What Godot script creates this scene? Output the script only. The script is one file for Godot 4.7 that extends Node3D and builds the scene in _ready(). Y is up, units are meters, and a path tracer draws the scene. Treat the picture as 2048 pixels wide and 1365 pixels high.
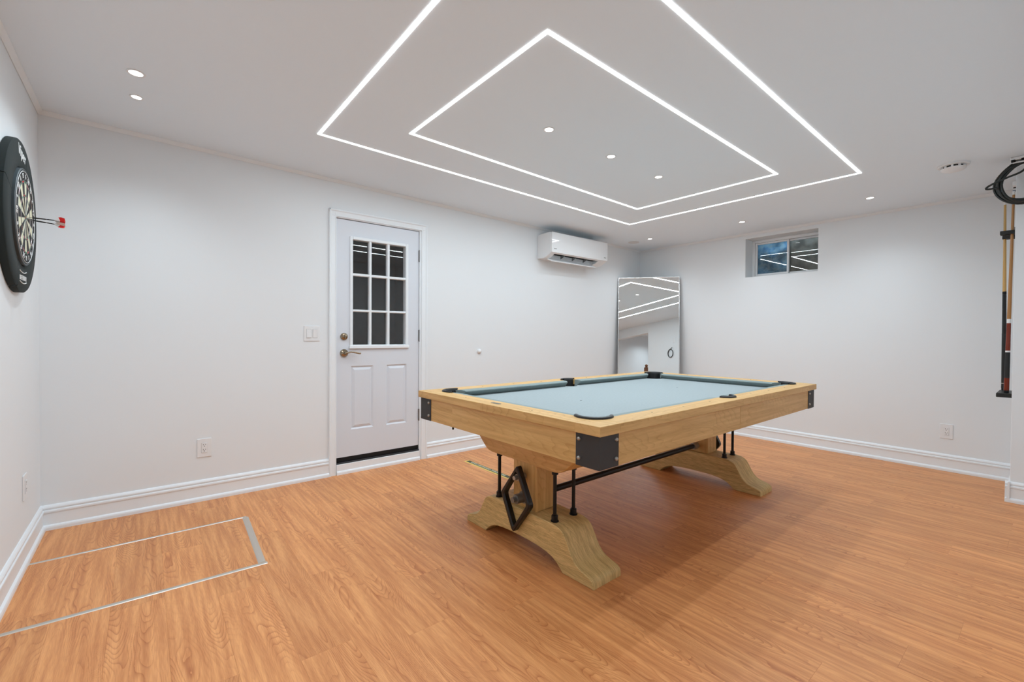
extends Node3D

# Measured room: x runs along the door wall, z towards the camera, y up. The ceiling falls slightly towards the window wall.
const L := 5.881
const FALL := -0.0155
const NEAR_WALL := 3.775
const LED_TINT := Color(0.91, 0.966, 1.0)

var rng := RandomNumberGenerator.new()
var taken := {}
var mats := {}

# ------------------------------------------------------------------ shapes
class Shape:
	var st := SurfaceTool.new()
	var grain := 0
	var shift := Vector2.ZERO
	func _init() -> void:
		st.begin(Mesh.PRIMITIVE_TRIANGLES)
	func uv(p: Vector3, n: Vector3) -> Vector2:
		var a := n.abs()
		var face := 0 if a.x >= a.y and a.x >= a.z else (1 if a.y >= a.z else 2)
		if face == grain:
			return Vector2(p[(grain + 1) % 3] * 0.35, p[(grain + 2) % 3]) + shift
		return Vector2(p[grain], p[3 - grain - face]) + shift
	func vert(p: Vector3, n: Vector3, t: Vector2) -> void:
		st.set_normal(n)
		st.set_uv(t)
		st.add_vertex(p)
	# flat triangle facing «out»
	func tri(a: Vector3, b: Vector3, c: Vector3, out: Vector3) -> void:
		var n := (c - a).cross(b - a)
		if n.length_squared() < 1e-18:
			return
		n = n.normalized()
		if n.dot(out) < 0.0:
			var h := b
			b = c
			c = h
			n = -n
		vert(a, n, uv(a, n))
		vert(b, n, uv(b, n))
		vert(c, n, uv(c, n))
	func quad(a: Vector3, b: Vector3, c: Vector3, d: Vector3, out: Vector3) -> void:
		tri(a, b, c, out)
		tri(a, c, d, out)
	# smooth triangle, normals given
	func stri(p: Array, n: Array, t: Array) -> void:
		var g: Vector3 = (p[2] - p[0]).cross(p[1] - p[0])
		if g.length_squared() < 1e-20:
			return
		var order := [0, 1, 2] if g.dot(n[0] + n[1] + n[2]) >= 0.0 else [0, 2, 1]
		for k in order:
			vert(p[k], n[k], t[k])
	func squad(p: Array, n: Array, t: Array) -> void:
		stri([p[0], p[1], p[2]], [n[0], n[1], n[2]], [t[0], t[1], t[2]])
		stri([p[0], p[2], p[3]], [n[0], n[2], n[3]], [t[0], t[2], t[3]])
	# box with chamfered edges
	func box(lo: Vector3, hi: Vector3, b := 0.0) -> void:
		var mid := (lo + hi) / 2
		var half := (hi - lo) / 2
		var at := func(s: Vector3, axis: int) -> Vector3:
			var e := half - Vector3(b, b, b)
			e[axis] = half[axis]
			return mid + s * e
		for axis in 3:
			var i := (axis + 1) % 3
			var j := (axis + 2) % 3
			for s in [-1.0, 1.0]:
				var q := []
				for k in [[-1, -1], [1, -1], [1, 1], [-1, 1]]:
					var v := Vector3.ZERO
					v[axis] = s
					v[i] = k[0]
					v[j] = k[1]
					q.append(at.call(v, axis))
				var out := Vector3.ZERO
				out[axis] = s
				quad(q[0], q[1], q[2], q[3], out)
		if b <= 0.0:
			return
		for axis in 3:
			var i := (axis + 1) % 3
			var j := (axis + 2) % 3
			for si in [-1.0, 1.0]:
				for sj in [-1.0, 1.0]:
					var v := Vector3.ZERO
					v[i] = si
					v[j] = sj
					var out := v
					var w := v
					v[axis] = -1
					w[axis] = 1
					quad(at.call(v, i), at.call(w, i), at.call(w, j), at.call(v, j), out)
		for sx in [-1.0, 1.0]:
			for sy in [-1.0, 1.0]:
				for sz in [-1.0, 1.0]:
					var v := Vector3(sx, sy, sz)
					tri(at.call(v, 0), at.call(v, 1), at.call(v, 2), v)
	# polygon in the xy plane of «xf», drawn out along its z from t0 to t1
	func extrude(poly: PackedVector2Array, xf: Transform3D, t0: float, t1: float, b := 0.0, smooth := false) -> void:
		if Geometry2D.is_polygon_clockwise(poly):
			poly.reverse()
		var n := poly.size()
		var inner := PackedVector2Array()
		var en := []
		for i in n:
			var e := (poly[(i + 1) % n] - poly[i]).normalized()
			en.append(Vector2(e.y, -e.x))
		for i in n:
			var m: Vector2 = en[i] + en[(i - 1 + n) % n]
			m = m / maxf(0.4, m.length_squared()) * 2.0
			inner.append(poly[i] - m * b)
		var z := xf.basis.z.normalized()
		var put := func(p: Vector2, t: float) -> Vector3: return xf * Vector3(p.x, p.y, t)
		var run := 0.0
		for i in n:
			var j := (i + 1) % n
			var out: Vector3 = xf.basis * Vector3(en[i].x, en[i].y, 0)
			if smooth:
				var before: Vector2 = en[(i - 1 + n) % n]
				var after: Vector2 = en[j]
				var na: Vector2 = (en[i] + before).normalized() if en[i].dot(before) > 0.7 else en[i]
				var nb: Vector2 = (en[i] + after).normalized() if en[i].dot(after) > 0.7 else en[i]
				var n3a: Vector3 = xf.basis * Vector3(na.x, na.y, 0)
				var n3b: Vector3 = xf.basis * Vector3(nb.x, nb.y, 0)
				var q := [put.call(poly[i], t0 + b), put.call(poly[j], t0 + b), put.call(poly[j], t1 - b), put.call(poly[i], t1 - b)]
				var step := poly[i].distance_to(poly[j])
				squad(q, [n3a, n3b, n3b, n3a], [Vector2(run, t0) + shift, Vector2(run + step, t0) + shift, Vector2(run + step, t1) + shift, Vector2(run, t1) + shift])
				run += step
			else:
				quad(put.call(poly[i], t0 + b), put.call(poly[j], t0 + b), put.call(poly[j], t1 - b), put.call(poly[i], t1 - b), out)
			if b > 0.0:
				quad(put.call(poly[i], t1 - b), put.call(poly[j], t1 - b), put.call(inner[j], t1), put.call(inner[i], t1), out + z)
				quad(put.call(poly[i], t0 + b), put.call(poly[j], t0 + b), put.call(inner[j], t0), put.call(inner[i], t0), out - z)
		var ix := Geometry2D.triangulate_polygon(inner)
		for k in range(0, ix.size(), 3):
			tri(put.call(inner[ix[k]], t1), put.call(inner[ix[k + 1]], t1), put.call(inner[ix[k + 2]], t1), z)
			tri(put.call(inner[ix[k]], t0), put.call(inner[ix[k + 1]], t0), put.call(inner[ix[k + 2]], t0), -z)
	# profile of (radius, height) turned about the y axis of «xf»
	func lathe(profile: Array, xf := Transform3D.IDENTITY, segs := 32, a0 := 0.0, a1 := TAU) -> void:
		var n := profile.size()
		var sn := []
		for i in n - 1:
			var e: Vector2 = (profile[i + 1] - profile[i]).normalized()
			sn.append(Vector2(e.y, -e.x))
		for i in n - 1:
			var na: Vector2 = sn[i]
			var nb: Vector2 = sn[i]
			if i > 0 and sn[i].dot(sn[i - 1]) > 0.75:
				na = (sn[i] + sn[i - 1]).normalized()
			if i < n - 2 and sn[i].dot(sn[i + 1]) > 0.75:
				nb = (sn[i] + sn[i + 1]).normalized()
			for k in segs:
				var q := []
				var nn := []
				var tt := []
				for c in [[0, 0], [1, 0], [1, 1], [0, 1]]:
					var a: float = a0 + (a1 - a0) * (k + c[0]) / segs
					var p: Vector2 = profile[i + c[1]]
					var m: Vector2 = nb if c[1] else na
					q.append(xf * Vector3(p.x * cos(a), p.y, p.x * sin(a)))
					nn.append((xf.basis * Vector3(m.x * cos(a), m.y, m.x * sin(a))).normalized())
					tt.append(Vector2(a * 0.3, p.y) + shift)
				squad(q, nn, tt)
	# round bar along a path
	func tube(path: Array, r: float, sides := 10, closed := false, caps := true) -> void:
		var n := path.size()
		var rings := []
		var up := Vector3.UP
		var along := 0.0
		var last := Vector3.ZERO
		for i in n:
			var t: Vector3
			if closed:
				t = (path[(i + 1) % n] - path[(i - 1 + n) % n]).normalized()
			else:
				t = (path[mini(i + 1, n - 1)] - path[maxi(i - 1, 0)]).normalized()
			if i == 0:
				up = Vector3.UP if absf(t.y) < 0.9 else Vector3.RIGHT
			var side := t.cross(up).normalized()
			up = side.cross(t).normalized()
			if i > 0:
				along += path[i].distance_to(last)
			last = path[i]
			rings.append([path[i], side, up, t, along])
		for i in (n if closed else n - 1):
			var a: Array = rings[i]
			var b: Array = rings[(i + 1) % n]
			for k in sides:
				var q := []
				var nn := []
				var tt := []
				for c in [[a, 0], [b, 0], [b, 1], [a, 1]]:
					var w: float = TAU * (k + c[1]) / sides
					var d: Vector3 = c[0][1] * cos(w) + c[0][2] * sin(w)
					q.append(c[0][0] + d * r)
					nn.append(d)
					tt.append(Vector2(c[0][4], w * r) + shift)
				squad(q, nn, tt)
		if caps and not closed:
			for e in [[rings[0], -1.0], [rings[n - 1], 1.0]]:
				var g: Array = e[0]
				for k in sides:
					var w0 := TAU * k / sides
					var w1 := TAU * (k + 1) / sides
					tri(g[0], g[0] + (g[1] * cos(w0) + g[2] * sin(w0)) * r, g[0] + (g[1] * cos(w1) + g[2] * sin(w1)) * r, g[3] * e[1])
	func done() -> ArrayMesh:
		st.index()
		return st.commit()


func rect(x0: float, y0: float, x1: float, y1: float) -> PackedVector2Array:
	return PackedVector2Array([Vector2(x0, y0), Vector2(x1, y0), Vector2(x1, y1), Vector2(x0, y1)])


func round_rect(x0: float, y0: float, x1: float, y1: float, r: float, k := 4) -> PackedVector2Array:
	var p := PackedVector2Array()
	for c in [[x1 - r, y1 - r, 0.0], [x0 + r, y1 - r, 90.0], [x0 + r, y0 + r, 180.0], [x1 - r, y0 + r, 270.0]]:
		for i in k + 1:
			var a := deg_to_rad(c[2] + 90.0 * i / k)
			p.append(Vector2(c[0] + r * cos(a), c[1] + r * sin(a)))
	return p


func disc(c: Vector2, r: float, k := 32) -> PackedVector2Array:
	var p := PackedVector2Array()
	for i in k:
		p.append(c + Vector2(cos(TAU * i / k), sin(TAU * i / k)) * r)
	return p


# the xy plane of a wall: right, up and out of the wall
func face(o: Vector3, right: Vector3, up: Vector3) -> Transform3D:
	return Transform3D(Basis(right, up, right.cross(up)), o)


# ------------------------------------------------------------------ things
func numbered(called: String) -> String:
	taken[called] = taken.get(called, -1) + 1
	return called if taken[called] == 0 else "%s_%03d" % [called, taken[called]]


func part(called: String, s: Variant, m: Material, parent: Node, xf := Transform3D.IDENTITY) -> MeshInstance3D:
	var o := MeshInstance3D.new()
	o.name = called
	o.mesh = s.done() if s is Shape else s
	o.material_override = m
	o.transform = xf
	parent.add_child(o, true)
	return o


func thing(called: String, label: String, category: String, xf := Transform3D.IDENTITY, group := "") -> Node3D:
	var o := Node3D.new()
	o.name = numbered(called)
	o.transform = xf
	add_child(o)
	o.set_meta("label", label)
	o.set_meta("category", category)
	if group:
		o.set_meta("group", group)
	return o


func struct(called: String, s: Shape, m: Material, label := "") -> MeshInstance3D:
	var o := part(called, s, m, self)
	o.set_meta("kind", "structure")
	if label:
		o.set_meta("label", label)
	return o


func at(x: float, y: float, z: float, turn := 0.0) -> Transform3D:
	return Transform3D(Basis(Vector3.UP, turn), Vector3(x, y, z))


func ceiling_height(x: float) -> float:
	return 2.4 + FALL * (x - 3.0)


# a frame hanging on the ceiling: y up, xz in the ceiling's plane
func on_ceiling(x: float, z: float) -> Transform3D:
	return Transform3D(Basis(Vector3(0, 0, 1), atan(FALL)), Vector3(x, ceiling_height(x), z))


# ------------------------------------------------------------------ materials
func mat(called: String, c: Color, rough := 0.6, metal := 0.0) -> StandardMaterial3D:
	if not mats.has(called):
		var m := StandardMaterial3D.new()
		m.resource_name = called
		m.albedo_color = c
		m.roughness = rough
		m.metallic = metal
		mats[called] = m
	return mats[called]


func glow(called: String, c: Color, energy: float) -> StandardMaterial3D:
	var m := mat(called, c, 0.5)
	m.emission_enabled = true
	m.emission = c
	m.emission_energy_multiplier = energy
	return m


func noise(seed_: int, freq: float, octaves := 1) -> FastNoiseLite:
	var n := FastNoiseLite.new()
	n.seed = seed_
	n.noise_type = FastNoiseLite.TYPE_SIMPLEX_SMOOTH
	n.frequency = freq
	n.fractal_type = FastNoiseLite.FRACTAL_FBM if octaves > 1 else FastNoiseLite.FRACTAL_NONE
	n.fractal_octaves = octaves
	return n


# wood: grain runs along u; w x h pixels stand for mx x my metres
func wood(w: int, h: int, mx: float, my: float, light: Color, dark: Color, o: Dictionary) -> ImageTexture:
	var field := noise(o.seed, 1.0)
	var field2 := noise(o.seed + 1, 1.0)
	var streak := noise(o.seed + 2, 1.0, 2)
	var fibre := noise(o.seed + 3, 1.0)
	var where := noise(o.seed + 4, 1.0)
	var data := PackedByteArray()
	data.resize(w * h * 3)
	var at_ := 0
	for j in h:
		var y := my * j / h
		for i in w:
			var x := mx * i / w
			var f := field.get_noise_2d(x * o.fx, y * o.fy) + 0.045 * field2.get_noise_2d(x * 5.0, y * 24.0)
			var ring := fposmod(f * o.rings, 1.0)
			var line: float = pow(ring, 5.0) * o.line * clampf(0.55 + 1.1 * where.get_noise_2d(x * 1.3, y * 6.0), 0.12, 1.0)
			var s: float = o.streak * streak.get_noise_2d(x * 1.6, y * 34.0)
			var t: float = o.fibre * fibre.get_noise_2d(x * 14.0, y * 330.0)
			var k := clampf(0.28 + line + s + t, 0.0, 1.0)
			data[at_] = int(255.0 * lerpf(light.r, dark.r, k))
			data[at_ + 1] = int(255.0 * lerpf(light.g, dark.g, k))
			data[at_ + 2] = int(255.0 * lerpf(light.b, dark.b, k))
			at_ += 3
	return ImageTexture.create_from_image(Image.create_from_data(w, h, false, Image.FORMAT_RGB8, data))


func textured(called: String, t: Texture2D, rough: float, scale := Vector3.ONE) -> StandardMaterial3D:
	var m := mat(called, Color.WHITE, rough)
	m.albedo_texture = t
	m.uv1_scale = scale
	return m


func mottled(called: String, colors: Array, freq: float, rough: float, seed_: int, scale := 0.5) -> StandardMaterial3D:
	var t := NoiseTexture2D.new()
	t.width = 512
	t.height = 512
	t.seamless = true
	t.noise = noise(seed_, freq, 4)
	var g := Gradient.new()
	g.offsets = PackedFloat32Array([0.25, 0.5, 0.75])
	g.colors = PackedColorArray(colors)
	t.color_ramp = g
	var m := mat(called, Color.WHITE, rough)
	m.albedo_texture = t
	m.uv1_triplanar = true
	m.uv1_scale = Vector3(scale, scale, scale)
	return m


func letters(words: String, high: float, deep: float, m: Material, parent: Node, called: String, xf: Transform3D, bold := true) -> MeshInstance3D:
	var t := TextMesh.new()
	var f := SystemFont.new()
	f.font_names = PackedStringArray(["Droid Sans"])
	f.font_weight = 700 if bold else 400
	t.font = f
	t.text = words
	t.font_size = 48
	t.pixel_size = high / 48.0 * 1.36
	t.depth = deep
	t.curve_step = 1.0
	return part(called, t, m, parent, xf)


# ------------------------------------------------------------------ the scene
func _ready() -> void:
	rng.seed = 7
	view_and_light()
	make_materials()
	room()
	openings()
	ceiling_fittings()
	pool_table()
	wall_fittings()
	small_things()
	behind_the_camera()


func view_and_light() -> void:
	var cam := Camera3D.new()
	cam.name = "camera"
	var yaw := 0.6869
	var pitch := -0.0130
	var roll := 0.0060
	var r := Vector3(cos(yaw), 0, sin(yaw))
	var f := Vector3(sin(yaw), 0, -cos(yaw))
	var f2 := f * cos(pitch) + Vector3.UP * sin(pitch)
	var u2 := Vector3.UP * cos(pitch) - f * sin(pitch)
	var r2 := r * cos(roll) + u2 * sin(roll)
	var u3 := u2 * cos(roll) - r * sin(roll)
	cam.transform = Transform3D(Basis(r2, u3, -f2), Vector3(0.4757, 1.1611, 3.7545))
	cam.fov = rad_to_deg(2.0 * atan(682.5 / 895.275))
	cam.near = 0.02
	cam.far = 100.0
	add_child(cam)

	var env := Environment.new()
	env.background_mode = Environment.BG_SKY
	var sky := Sky.new()
	var sm := ProceduralSkyMaterial.new()
	sm.sky_top_color = Color(0.50, 0.59, 0.70)
	sm.sky_horizon_color = Color(0.64, 0.70, 0.76)
	sm.ground_bottom_color = Color(0.12, 0.11, 0.1)
	sm.ground_horizon_color = Color(0.3, 0.32, 0.34)
	sm.sky_energy_multiplier = 2.4
	sky.sky_material = sm
	env.sky = sky
	env.tonemap_mode = Environment.TONE_MAPPER_LINEAR
	env.tonemap_exposure = 1.1
	env.sdfgi_enabled = true
	env.ssao_enabled = true
	env.ssil_enabled = true
	var we := WorldEnvironment.new()
	we.name = "surroundings"
	we.environment = env
	add_child(we)


func make_materials() -> void:
	mat("wall paint", Color(0.925, 0.94, 0.95), 0.7)
	mat("ceiling paint", Color(0.93, 0.97, 1.0), 0.85)
	mat("trim paint", Color(0.945, 0.965, 0.98), 0.4)
	mat("door paint", Color(0.875, 0.895, 0.925), 0.45)
	mat("white plastic", Color(0.93, 0.935, 0.94), 0.35)
	mat("grey mark", Color(0.5, 0.5, 0.5), 0.5)
	mat("glossy white", Color(0.93, 0.935, 0.94), 0.02)
	mat("black iron", Color(0.055, 0.055, 0.058), 0.45, 0.3)
	mat("dark plate", Color(0.235, 0.235, 0.24), 0.62, 0.25)
	mat("bolt steel", Color(0.66, 0.65, 0.63), 0.35, 0.7)
	mat("pocket leather", Color(0.09, 0.095, 0.1), 0.42)
	mat("dark", Color(0.03, 0.03, 0.03), 0.8)
	mat("nickel", Color(0.62, 0.56, 0.48), 0.22, 1.0)
	mat("hinge steel", Color(0.55, 0.55, 0.55), 0.35, 1.0)
	mat("aluminium", Color(0.84, 0.83, 0.8), 0.32, 0.85)
	mat("silver frame", Color(0.85, 0.85, 0.85), 0.2, 1.0)
	mat("mirror", Color(0.93, 0.94, 0.94), 0.0, 1.0)
	mat("cable rubber", Color(0.13, 0.155, 0.15), 0.4)
	mat("foam", Color(0.13, 0.165, 0.165), 0.9)
	mat("white print", Color(0.93, 0.94, 0.94), 0.5)
	var glass := mat("glass", Color(0.2, 0.2, 0.2, 0.05), 0.0)
	glass.transparency = BaseMaterial3D.TRANSPARENCY_ALPHA
	mottled("concrete", [Color(0.38, 0.355, 0.29), Color(0.49, 0.455, 0.37), Color(0.60, 0.565, 0.48)], 0.012, 0.9, 21, 0.9)
	mottled("dark brown board", [Color(0.14, 0.125, 0.115), Color(0.18, 0.165, 0.15), Color(0.22, 0.20, 0.185)], 0.03, 0.9, 22, 0.9)
	mottled("blue sheet", [Color(0.30, 0.56, 0.68), Color(0.50, 0.70, 0.76), Color(0.62, 0.76, 0.76)], 0.02, 0.5, 23, 1.2)
	# floor: orange vinyl planks with cathedral grain
	var ft := wood(1536, 768, 1.6, 0.8, Color(0.935, 0.665, 0.425), Color(0.69, 0.395, 0.205), {"seed": 3, "fx": 0.62, "fy": 4.4, "rings": 15.0, "line": 0.55, "streak": 0.32, "fibre": 0.14})
	for k in 3:
		var m := textured("floor plank %d" % k, ft, 0.42, Vector3(1.0 / 1.6, 1.0 / 0.8, 1))
		var v: float = [1.0, 0.965, 0.985][k]
		m.albedo_color = Color(v, v, v)
	var tt := wood(1024, 512, 1.6, 0.8, Color(0.895, 0.735, 0.485), Color(0.67, 0.48, 0.225), {"seed": 40, "fx": 0.7, "fy": 2.6, "rings": 9.0, "line": 0.28, "streak": 0.26, "fibre": 0.08})
	textured("honey wood", tt, 0.42, Vector3(1.0 / 1.6, 1.0 / 0.8, 1))
	var tf := wood(768, 384, 1.2, 0.6, Color(0.90, 0.775, 0.53), Color(0.60, 0.48, 0.27), {"seed": 60, "fx": 0.9, "fy": 5.0, "rings": 22.0, "line": 0.30, "streak": 0.28, "fibre": 0.34})
	textured("weathered wood", tf, 0.6, Vector3(1.0 / 1.2, 1.0 / 0.6, 1))
	mottled("cloth", [Color(0.592, 0.632, 0.642), Color(0.60, 0.64, 0.65), Color(0.607, 0.647, 0.657)], 0.05, 0.95, 31, 2.0)


# ------------------------------------------------------------------ room shell
func room() -> void:
	var paint: Material = mats["wall paint"]
	# floor: a slab that carries planks laid along z
	var s := Shape.new()
	s.box(Vector3(-0.4, -0.16, -0.3), Vector3(6.2, -0.0065, 6.3))
	var fl := struct("floor", s, mat("subfloor", Color(0.3, 0.18, 0.1), 0.9), "orange brown wood-look plank floor")
	var wide := 0.18
	var long := 1.22
	var col := 0
	var x := 0.0
	while x < L:
		var x1 := minf(x + wide, L + 0.02)
		var z := -fposmod(col * 0.437 + rng.randf() * 0.2, 1.0) * long
		var last := 6.0 if x < 2.0 else NEAR_WALL + 0.02
		while z < last:
			var a := maxf(z, 0.0)
			var b := minf(z + long, last)
			if b - a > 0.02:
				var p := Shape.new()
				p.grain = 2
				p.shift = Vector2(rng.randf() * 0.38 - a, rng.randf() * 0.6 - x)
				p.box(Vector3(x + 0.0001, -0.0065, a + 0.0001), Vector3(x1 - 0.0001, 0, b - 0.0001), 0.0003)
				part("plank", p, mats["floor plank %d" % rng.randi_range(0, 2)], fl)
			z += long
		x += wide
		col += 1
	# ceiling: one sloped slab
	s = Shape.new()
	s.box(Vector3(-0.5, 0, -0.4), Vector3(6.5, 0.15, 6.3))
	var ce := struct("ceiling", s, mats["ceiling paint"])
	ce.transform = on_ceiling(0, 0)
	# back wall with the doorway
	s = Shape.new()
	s.box(Vector3(-0.2, -0.1, -0.16), Vector3(1.687, 2.55, 0))
	s.box(Vector3(2.447, -0.1, -0.16), Vector3(L + 0.3, 2.55, 0))
	s.box(Vector3(1.687, 2.122, -0.16), Vector3(2.447, 2.55, 0))
	s.box(Vector3(1.687, -0.1, -0.16), Vector3(2.447, 0.083, 0))
	struct("wall_back", s, paint)
	# right wall with the window opening
	s = Shape.new()
	var th := 0.32
	s.box(Vector3(L, -0.1, -0.16), Vector3(L + th, 2.55, 1.437))
	s.box(Vector3(L, -0.1, 2.164), Vector3(L + th, 2.55, 4.0))
	s.box(Vector3(L, -0.1, 1.437), Vector3(L + th, 1.848, 2.164))
	s.box(Vector3(L, 2.293, 1.437), Vector3(L + th, 2.55, 2.164))
	struct("wall_right", s, paint)
	s = Shape.new()
	s.box(Vector3(-0.18, -0.1, -0.16), Vector3(0, 2.6, 6.2))
	struct("wall_left", s, paint)
	# wall projection at the far right and the wall beside the camera
	s = Shape.new()
	s.box(Vector3(5.218, -0.1, 3.553), Vector3(L + 0.02, 2.55, 4.0), 0.002)
	struct("wall_projection", s, paint)
	s = Shape.new()
	s.box(Vector3(1.457, -0.1, NEAR_WALL), Vector3(5.25, 2.6, NEAR_WALL + 0.12), 0.002)
	s.box(Vector3(-0.02, 2.205, NEAR_WALL), Vector3(1.457, 2.6, NEAR_WALL + 0.12))
	struct("wall_front", s, paint)
	# baseboards
	var prof := PackedVector2Array([Vector2(0, 0), Vector2(0.024, 0), Vector2(0.024, 0.016), Vector2(0.0215, 0.024), Vector2(0.016, 0.029), Vector2(0.0125, 0.031), Vector2(0.0125, 0.098), Vector2(0.0165, 0.101), Vector2(0.0175, 0.107), Vector2(0.0165, 0.114), Vector2(0.011, 0.117), Vector2(0.010, 0.122), Vector2(0.0135, 0.125), Vector2(0.0135, 0.131), Vector2(0.0105, 0.138), Vector2(0.005, 0.145), Vector2(0, 0.146)])
	var trim: Material = mats["trim paint"]
	var base := func(called: String, runs: Array) -> void:
		var b := Shape.new()
		for r in runs:
			b.extrude(prof, r[0], r[1], r[2])
		struct(called, b, trim)
	# along the back wall the profile's depth is +z, its length x
	var back := Transform3D(Basis(Vector3(0, 0, 1), Vector3.UP, Vector3(-1, 0, 0)), Vector3.ZERO)
	base.call("baseboard_back", [[back, -1.629, 0.0], [back, -L, -2.517]])
	base.call("baseboard_left", [[Transform3D(Basis(Vector3(1, 0, 0), Vector3.UP, Vector3(0, 0, 1)), Vector3.ZERO), 0.0, 6.0]])
	base.call("baseboard_right", [[Transform3D(Basis(Vector3(-1, 0, 0), Vector3.UP, Vector3(0, 0, -1)), Vector3(L, 0, 0)), -3.553, 0.0]])
	base.call("baseboard_projection", [
		[Transform3D(Basis(Vector3(-1, 0, 0), Vector3.UP, Vector3(0, 0, -1)), Vector3(5.218, 0, 0)), -NEAR_WALL, -3.5295],
		[Transform3D(Basis(Vector3(0, 0, -1), Vector3.UP, Vector3(1, 0, 0)), Vector3(0, 0, 3.553)), 5.1945, L]])
	base.call("baseboard_front", [[Transform3D(Basis(Vector3(0, 0, -1), Vector3.UP, Vector3(1, 0, 0)), Vector3(0, 0, NEAR_WALL)), 1.457, 5.218]])
	# slim bead where walls meet the ceiling
	var bead := PackedVector2Array([Vector2(0, 0.01), Vector2(0, -0.022), Vector2(0.004, -0.024), Vector2(0.009, -0.02), Vector2(0.019, -0.008), Vector2(0.022, -0.003), Vector2(0.022, 0.01)])
	var slope := Vector3(1, FALL, 0).normalized()
	s = Shape.new()
	s.extrude(bead, Transform3D(Basis(Vector3(0, 0, 1), Vector3.UP, -slope), Vector3(0, ceiling_height(0), 0)), -L - 0.01, 0.0)
	struct("trim_1", s, mats["wall paint"], "slim bead between back wall and ceiling")
	s = Shape.new()
	s.extrude(bead, Transform3D(Basis(Vector3(1, 0, 0), Vector3.UP, Vector3(0, 0, 1)), Vector3(0, ceiling_height(0), 0)), 0.0, NEAR_WALL)
	struct("trim_2", s, mats["wall paint"], "slim bead between left wall and ceiling")
	s = Shape.new()
	s.extrude(bead, Transform3D(Basis(Vector3(-1, 0, 0), Vector3.UP, Vector3(0, 0, -1)), Vector3(L, ceiling_height(L), 0)), -3.54, 0.0)
	struct("trim_3", s, mats["wall paint"], "slim bead between window wall and ceiling")


# ------------------------------------------------------------------ door and window
func openings() -> void:
	door()
	window()


func frame_ring(s: Shape, x0: float, y0: float, x1: float, y1: float, w: float, z0: float, z1: float, b: float) -> void:
	s.box(Vector3(x0, y0, z0), Vector3(x0 + w, y1, z1), b)
	s.box(Vector3(x1 - w, y0, z0), Vector3(x1, y1, z1), b)
	s.box(Vector3(x0 + w, y0, z0), Vector3(x1 - w, y0 + w, z1), b)
	s.box(Vector3(x0 + w, y1 - w, z0), Vector3(x1 - w, y1, z1), b)


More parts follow.
